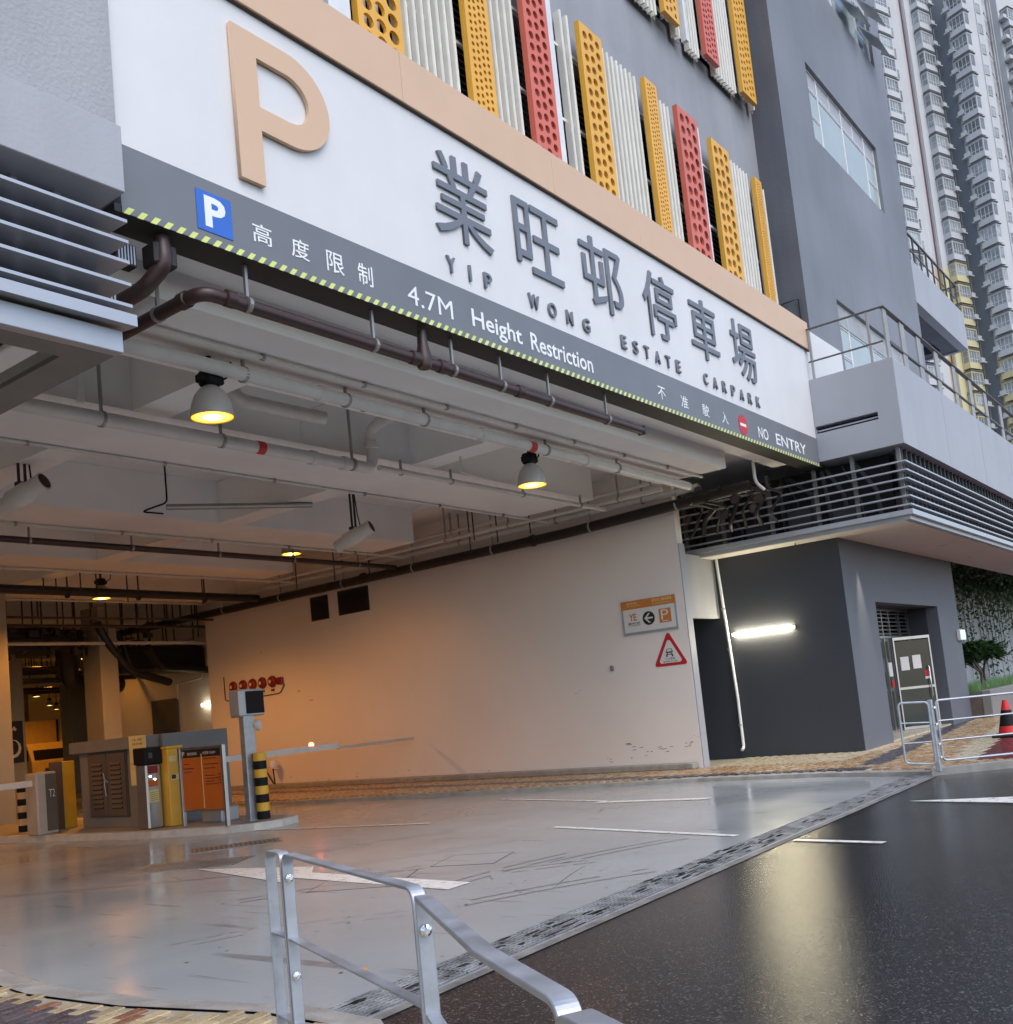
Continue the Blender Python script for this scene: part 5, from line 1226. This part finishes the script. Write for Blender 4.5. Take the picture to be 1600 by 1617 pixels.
def TBg(body, y1, y0, z0, z1, m_, bold=0.): return glyph(body, (-y1, -y0, z0, z1), 11.0775, m_, TB, 'board_lettering', facing='W', flat=True, bold=bold)
TBg('P', 15.93, 15.86, 1.385, 1.475, white_vin, .02); TBg('業旺邨停車場', 15.78, 15.5, 1.40, 1.455, white_vin); TBg('收費表 TARIFF', 15.32, 14.95, 1.40, 1.455, white_vin)
for k, (a_, b_, z) in enumerate([(15.3,14.95,1.32),(15.3,14.9,1.22),(15.3,14.98,1.15),(15.3,15.0,1.02),(15.28,14.92,.97),(15.28,15.02,.92),(15.28,14.95,.87),(15.9,15.75,1.24),(15.9,15.6,1.16),(15.9,15.66,1.1)]):
    MB().box(11.0772, 11.079, b_, a_, z, z+.014).build('text_line', pipe_brown, TB)
for k in range(4): MB().box(11.0772, 11.079, 14.84, 14.92, .88+k*.05, .9+k*.05).build('price', bell_red, TB)
lw_ = thing('low_box', 'low pale grey box under the tariff board', 'box', (11.7, 15.9, .13)); MB().bbox(11.6, 12.0, 15.6, 16.2, .131, .40, .02).build('box', alu_grey, lw_)
PC = thing('plant_cabinet', 'grey masonry plant cabinet with louvred double doors on the island', 'cabinet', (11.5, 18.3, .13))
MB().bbox(11.12, 12.15, 17.2, 19.45, .131, 1.62, .01).build('body', cab_grey, PC); MB().bbox(11.0, 12.25, 17.1, 19.62, 1.62, 1.85, .01).build('top_slab', cab_grey, PC)
MB().box(11.095, 11.12, 17.75, 19.1, .34, 1.60).build('door_frame', cab_brown, PC)
for i, (y0, y1) in enumerate(((17.78,18.41),(18.44,19.07))):
    d_ = MB().bbox(11.07, 11.095, y0, y1, .36, 1.58, .004).build('door', cab_brown, PC); lv = MB()
    for k in range(10):
        z = .52+k*.092
        lv.add([(11.045,y0+.14,z),(11.045,y1-.14,z),(11.068,y1-.14,z+.055),(11.068,y0+.14,z+.055)], [(0,1,2,3)], 0)
    for k in range(10): lv.box(11.0665, 11.0698, y0+.13, y1-.13, .50+k*.092, .55+k*.092, 1)
    lv.build('door_louvres', [cab_brown, dark_void], d_)
hc = MB(); hc.path([(11.05,18.5,1.1),(11.02,18.43,1.12),(11.02,18.38,1.05),(11.05,18.34,1.02)], .014, 6); hc.path([(11.04,18.45,1.1),(11.03,18.44,.95),(11.04,18.42,.75)], .009, 6); hc.path([(11.04,18.45,1.1),(11.03,18.47,1.2)], .01, 6); hc.build('chain', steel, PC)
for z0, z1 in ((1.34,1.86),(.93,1.33)): 
    pn_ = MB().box(11.0-.006 if z0 > 1.5 else 10.985, 10.995, 16.9, 17.45, z0, z1).build('yellow_notice', paper_yel, PC)
for k, (t_, z) in enumerate((('注意',1.76),('請停車',1.68),('7.1 TON LOAD',1.58),('SPEED 8 KM',1.49),('RECLINE',1.40))): glyph(t_, (-17.36+.02*k, -17.0, z, z+.045), 10.984, black_vin, PC, 'notice_lettering', facing='W', flat=True)
MB().bbox(11.4, 12.9, 16.98, 17.08, .13, 1.85, .008).build('side_panel', strip_grey, PC)
# barrier arm across the lane, and the left lane barrier
BA = thing('barrier_gate', 'long pale barrier arm with a red beacon reaching across the lane to the cream wall', 'barrier gate', (12.4, 17, .13))
MB().prism([(16.96,1.16),(17.04,1.16),(17.04,1.28),(16.96,1.28)], 0, 12.6, 15.9).build('arm', pipe_white, BA); MB().prism([(16.97,1.13),(17.03,1.13),(17.03,1.2),(16.97,1.2)], 0, 15.9, 18.4).build('arm_tip', mat('arm_tip', (.5,.42,.34), .5), BA)
MB().lathe((15.12,17,1.28), [(.05,0),(.06,.03),(.04,.07),(0,.08)], 12).build('beacon', red_glow, BA)
MB().bbox(12.3, 12.58, 16.8, 17.2, .131, 1.15, .02).build('housing', cab_brown, BA)
LB = thing('barrier_gate', 'pale steel barrier gate standing at the far left of the island, numbered T2', 'barrier gate', (10.3, 19.3, .13))
MB().bbox(10.12, 10.54, 19.3, 19.75, .131, 1.34, .03).build('body', mat('gate_paint', (.42,.38,.33), .5, var=.1), LB); MB().box(10.30, 10.52, 19.292, 19.3, .2, 1.30).build('door', cab_brown, LB); glyph('T2', (10.36, 10.48, .85, 1.0), 19.290, white_vin, LB, 'number', flat=True)
MB().bbox(6.5, 10.118, 19.42, 19.5, 1.08, 1.20, .01).build('arm', pipe_white, LB)
OB = thing('barrier_cabinet', 'orange sided cabinet between the pale barrier and the plant cabinet', 'barrier cabinet', (11.2, 20.1, .13))
MB().bbox(11.02, 11.32, 20.0, 20.35, .131, 1.5, .015).build('body', yellow_paint, OB); MB().box(10.95, 11.04, 19.99, 20.34, .131, 1.5).build('dark_side', cab_brown, OB)
HL = thing('hand_dryer_lamp', 'small white domed lamp on a wall bracket behind the banded bollard', 'lamp', (18.6, 22.5, .7))
MB().lathe((18.45,22.4,.78), [(.12,-.1),(.13,0),(.10,.09),(.03,.13),(0,.13)], 16).build('dome', white_vin, HL, smooth=True); MB().box(18.45, 18.69, 22.38, 22.42, .60, .64).build('bracket', alu_grey, HL)
MB().path(fillet([(18.62,22.9,.6),(18.6,22.6,.25),(18.5,22.4,.15),(18.45,22.38,.65)], .12), .018, 8).build('hose', black_plas, HL)
# lorry deep inside
TR = thing('parked_lorry', 'small box lorry facing the viewer deep inside the car park under lamps', 'lorry', (25, 46, 0))
X0 = 23.98; Y0 = 46.0
def lorry():
    L0 = Vector((X0, Y0, 0)); 
    c_ = MB(); c_.prism([(Y0,.35),(Y0+1.6,.35),(Y0+1.6,2.2),(Y0+.45,2.2),(Y0+.02,1.35)], 0, X0, X0+2.1); c_.build('cab', truck_pnt, TR)
    MB().add([(X0+.15,Y0+.03,1.42),(X0+1.95,Y0+.03,1.42),(X0+1.85,Y0+.40,2.08),(X0+.25,Y0+.40,2.08)], [(0,1,2,3)]).build('windscreen', black_plas, TR)
    MB().bbox(X0-.1, X0+2.2, Y0+1.7, Y0+6, .8, 3.3, .03).build('cargo_box', truck_pnt, TR)
    MB().box(X0+.1, X0+2.0, Y0-.05, Y0+.0, .4, .62).build('bumper', cab_grey, TR)
    for k in range(4): MB().box(X0+.6, X0+1.5, Y0-.03, Y0, .70+k*.09, .74+k*.09).build('grille_bar', chrome, TR)
    for x in (X0+.15, X0+1.6): MB().bbox(x, x+.35, Y0-.04, Y0+.02, .72, .92, .01).build('headlight', white_vin, TR)
    MB().box(X0-.01, X0, Y0+.6, Y0+1.3, 1.4, 2.0).build('side_window', black_plas, TR)
    for x in (X0+.1, X0+1.75): MB().lathe((x, Y0+.9, .4), [(.2,0),(.4,0),(.4,.25),(.2,.25)], 18, axis=(1,0,0)).build('wheel', rubber, TR)
    for x in (X0-.3, X0+2.15): MB().bbox(x, x+.2, Y0+.1, Y0+.2, 1.4, 1.9, .02).build('wing_mirror', black_plas, TR)
lorry()
gw = thing('hedge_backdrop', 'dark green planted backdrop seen beyond the lorry at the far exit', 'hedge', (40, 79, 0)); MB().box(34, 46, 79, 79.3, 0, 6).build('screen', shell_green, gw)  # plain green sheet standing for the hedge beyond the exit

# ================================================================== RIGHT PAVEMENT FURNITURE
RR = thing('tube_guard_rail', 'slim galvanised tube guard rail with a rounded end loop on the right pavement', 'railing', (16.15, 4.22, .1))
def tubeloop(pts, r=.018, m_=steel, nm='loop'): return MB().path(pts, r, 8).build(nm, m_, RR, smooth=True)
MB().bbox(16.12, 16.20, 4.20, 4.27, .08, 1.17, .01).build('post', steel, RR)
a0, b0 = Vector((16.13,4.24,0)), Vector((15.98,4.66,0))
def RP(t, z): p = a0.lerp(b0, t); return Vector((p.x, p.y, z))
tubeloop(fillet([RP(.04,.9),RP(.04,1.14),RP(1,1.16),RP(1,.24),RP(.04,.2),RP(.04,.9)], .07))
tubeloop([RP(.04,.83),RP(1,.85)], .013, nm='rung'); tubeloop([RP(.04,.54),RP(1,.54)], .013, nm='rung')
c0, c1 = Vector((16.19,4.20,0)), Vector((18.5,1.2,0))
def RQ(t, z): p = c0.lerp(c1, t); return Vector((p.x, p.y, z))
tubeloop(fillet([RQ(.01,.9),RQ(.01,1.15),RQ(1,1.15),RQ(1,.24),RQ(.01,.24),RQ(.01,.9)], .07)); 
for z in (.84, .54): tubeloop([RQ(.01,z),RQ(1,z)], .013, nm='rung')
for z in (1.05, .8, .5, .3): MB().lathe((16.15, 4.19, z), [(.018,0),(.018,.03)], 8, axis=(-.6,-.8,0)).build('bolt', chrome, RR)
MB().bbox(18.46, 18.54, 1.16, 1.24, .08, 1.17, .01).build('post', steel, RR)
TC = thing('traffic_cone', 'red and black banded traffic cone on the pavement at the right edge', 'traffic cone', (22.45, 4.44, .1))
MB().bbox(22.17, 22.73, 4.16, 4.72, .1, .16, .02).build('base', rubber, TC)
prof = [(.20,.16),(.165,.32),(.13,.48),(.095,.64),(.055,.80),(.045,.84)]
for k in range(5): MB().lathe((22.45,4.44,.1), [(prof[k][0],prof[k][1]-.1+.0),(prof[k+1][0],prof[k+1][1]-.1)], 20).build('band', cone_red if k in (0, 2, 3, 4) and k != 2 else black_plas, TC, smooth=True)
# planter, vine wall, shrub
PW = thing('planter_wall', 'low grey concrete planter wall at the right', 'wall', (31, 6.2, 0)); MB().bbox(30.02, 60, 6.25, 6.5, .05, .86, .02).build('wall', cab_grey, PW)
MB().box(30.02, 60, 6.5, 8.6, .05, .8).build('soil', bark, PW)
VW = thing('vine_wall', 'pale grey wall behind the hanging vines', 'wall', (44, 8.7, 0)); MB().box(30.0, 62, 8.7, 9.0, 0, 5.9).build('wall', vine_wall_m, VW)
for x in [31+k*1.05 for k in range(28)]: MB().box(x, x+.02, 8.69, 8.7, .8, 5.9).build('joint', strip_grey, VW)
random.seed(21)
def leaf(mb, c, s, mi=0, droop=.3):
    d = Vector((random.uniform(-1,1), random.uniform(-1,1), random.uniform(-1,1)-droop)).normalized(); w = d.cross(Vector((random.uniform(-1,1), random.uniform(-1,1), random.uniform(-1,1)))).normalized()*s*.28
    mb.add([c, c+d*s*.5+w, c+d*s, c+d*s*.5-w], [(0,1,2,3)], mi)
for k in range(26):
    x = 31.2+k*.72+random.uniform(-.2,.2); t = thing('hanging_vine', 'dark green vine strand hanging down the pale wall from the leafy fringe', 'vine', (x, 8.6, 4.6), group='vine strands hanging on the wall')
    zb = random.choice((.9,1.3,1.8,2.6,3.0)); mb = MB(); z = 5.0; xx = x
    st = MB(); ptsv = []
    while z > zb:
        ptsv.append((xx, 8.66, z)); z -= .25; xx += random.uniform(-.03,.03)
        for q in range(random.choice((5,8,11)) if z > 3.4 else random.choice((3,4,6))): leaf(mb, Vector((xx+random.uniform(-.12,.12), 8.55+random.uniform(-.1,.08), z+random.uniform(-.15,.15))), random.uniform(.10,.20))
    st.path(ptsv, .012, 4).build('stem', bark, t); mb.build('leaves', leaf_dark, t)
FRG = thing('vine_fringe', 'thick leafy fringe of creeper along the top of the pale wall', 'creeper', (44, 8.5, 4.9)); mb = MB()
for k in range(6500): leaf(mb, Vector((random.uniform(30.5, 54), 8.5+random.gauss(0,.16), 4.75+random.gauss(0,.34)+.15*sin(k*.37))), random.uniform(.10,.2))
o = mb.build('leaves', leaf_dark, FRG)
SH = thing('frangipani_shrub', 'dark leafy frangipani shrub with forked stems in front of the pale wall', 'shrub', (34.4, 7.3, .8))
tips = []; br = MB()
def branch(p, d, l, r, depth):
    q = p+d*l; br.path([p, p.lerp(q,.5)+Vector((random.uniform(-.04,.04),)*3), q], [r, r*.85, r*.7], 6)
    if depth <= 1: tips.append(q)
    if depth == 0: return
    for k in range(3 if depth > 1 else 2):
        nd = (d+Vector((random.uniform(-.9,.9), random.uniform(-.9,.9), random.uniform(-.45,.5)))).normalized(); branch(q, nd, l*.72, r*.7, depth-1)
for sx in (-.3, .0, .35): branch(Vector((34.4+sx, 7.3, .78)), Vector((sx*.8, random.uniform(-.2,.2), 1)).normalized(), .55, .05, 3)
br.build('stems', bark, SH); mb = MB()
for tpt in tips:
    for q in range(15):
        a_ = random.uniform(0, 2*pi); el = random.uniform(-.3, .9); d = Vector((cos(a_)*cos(el), sin(a_)*cos(el), sin(el))); s_ = random.uniform(.28,.48); w = d.cross(Vector((0,0,1))).normalized()*s_*.16
        mid = tpt+d*s_*.55; end = tpt+d*s_-Vector((0,0,s_*.25)); mb.add([tpt, mid+w, end, mid-w], [(0,1,2,3)])
mb.build('foliage', leaf_dark, SH)
gr = MB()
for k in range(5200):
    x, y = random.uniform(30.2, 50), random.uniform(6.5, 8.3); h = random.uniform(.12,.34); a_ = random.uniform(0, 6.28); lx, ly = cos(a_)*h*.4, sin(a_)*h*.4
    gr.add([(x-.02,y,.78),(x+.02,y,.78),(x+lx,y+ly,.8+h)], [(0,1,2)])
gr.build('planter_grass', leaf_lite)['kind'] = 'stuff'

# ================================================================== NEAR RAILING (flat galvanised bar)
NR = thing('guard_railing', 'galvanised flat bar guard railing with chromed bolts at the near kerb', 'railing', (2.2, 2.1, .1))
def bar(pts, wv, thick, width, name, close=False, m_=steel):
    """flat bar swept along pts; wv = width direction (constant), thickness in the plane of the path"""
    P = [Vector(p) for p in pts]; wv = Vector(wv).normalized(); vs = []; fs = []; n = len(P)
    for i in range(n):
        a_ = (P[i]-P[i-1]) if i else (P[1]-P[0]); b_ = (P[i+1]-P[i]) if i < n-1 else (P[-1]-P[-2])
        t = (a_.normalized()+b_.normalized()).normalized(); nn = wv.cross(t).normalized(); k = 1/max(.6, a_.normalized().dot(t)); e = .0022
        for su, sv, eu, ev in ((-1,-1,1,0),(-1,-1,0,1),(-1,1,0,-1),(-1,1,1,0),(1,1,-1,0),(1,1,0,-1),(1,-1,0,1),(1,-1,-1,0)):
            vs.append(P[i]+wv*(su*width/2+eu*e)+nn*((sv*thick/2)*k+ev*e))
    for i in range(n-1):
        for j in range(8): fs.append((i*8+j, i*8+(j+1) % 8, (i+1)*8+(j+1) % 8, (i+1)*8+j))
    fs += [tuple(range(8))[::-1], tuple(range((n-1)*8, n*8))]
    return MB().add(vs, fs).build(name, m_, NR)
pA, pB, pC = Vector((2.80,3.46,0)), Vector((2.74,3.29,0)), Vector((2.205,2.07,0))
def at(p, z): return Vector((p.x, p.y, z))
def perp(a_, b_): d = (b_-a_).normalized(); return Vector((d.y, -d.x, 0))
T_ = .011; Wd = .045; ZT_ = 1.20
dAB = (pB-pA).normalized(); w1 = perp(pA, pB)
w1 = perp(pB, pC)
bar(fillet([at(pA,.05),at(pA,ZT_),at(pB-dAB*.01,ZT_),at(pB-dAB*.01,.05)], .035), w1, T_, Wd, 'end_loop')
dBC = (pC-pB).normalized()
bar(fillet([at(pB+dBC*.02,.05),at(pB+dBC*.02,ZT_),at(pC,ZT_),at(pC,.05)], .05), w1, T_, Wd, 'panel_frame')
for z in (.865, .53): bar([at(pA+dAB*.006,z),at(pB-dAB*.016,z)], w1, T_*.8, Wd*.9, 'rung'); bar([at(pB+dBC*.026,z),at(pC-dBC*.006,z)], w1, T_*.8, Wd*.9, 'mid_rail')
# second panel bends down and along the kerb
pD0 = Vector((2.15,2.005,0)); pK = Vector((1.655,1.385,0)); pD = Vector((1.415,1.01,0)); dCK = (pK-pD0).normalized()
bar([at(pD0,ZT_-.012),at(pK,ZT_)], perp(pD0, pK), T_*1.4, Wd*1.05, 'top_rail'); bar(fillet([at(pK-(pD-pK).normalized()*.012,ZT_),at(pD,ZT_),at(pD,.05)], .05), perp(pK, pD), T_*1.4, Wd*1.05, 'panel_frame')
bar([at(pD0+dCK*.0,.05),at(pD0,ZT_-.02)], perp(pD0, pD), T_, Wd, 'panel_post')
for z in (.865, .53): bar([at(pD0+dCK*.006,z),at(pK,z),at(pD-dCK*.006,z)], perp(pD0, pD), T_*.8, Wd*.9, 'mid_rail')
pE0 = Vector((1.40,1.0,0)); pE = Vector((.9,.1,0))
bar(fillet([at(pE0,.05),at(pE0,ZT_-.01),at(pE,ZT_-.01),at(pE,.05)], .04), perp(pE0, pE), T_*1.5, Wd*1.3, 'panel_frame')
def bolt(p, z, d, s=1.):
    c_ = at(p, z)+d*.008; m_ = MB(); m_.lathe(c_, [(.016*s,0),(.016*s,.006*s),(.012*s,.009*s),(.012*s,.012*s),(.007*s,.016*s),(.007*s,.024*s),(0,.024*s)], 18, axis=d); m_.build('bolt', chrome, NR, smooth=True)
dn = dBC
for z in (1.105, .72): bolt(pB+dBC*.026, z, dn)
bolt(pD0+dCK*.004, 1.1, dCK, 1.05); bolt(pD0+dCK*.004, .68, dCK, 1.05)
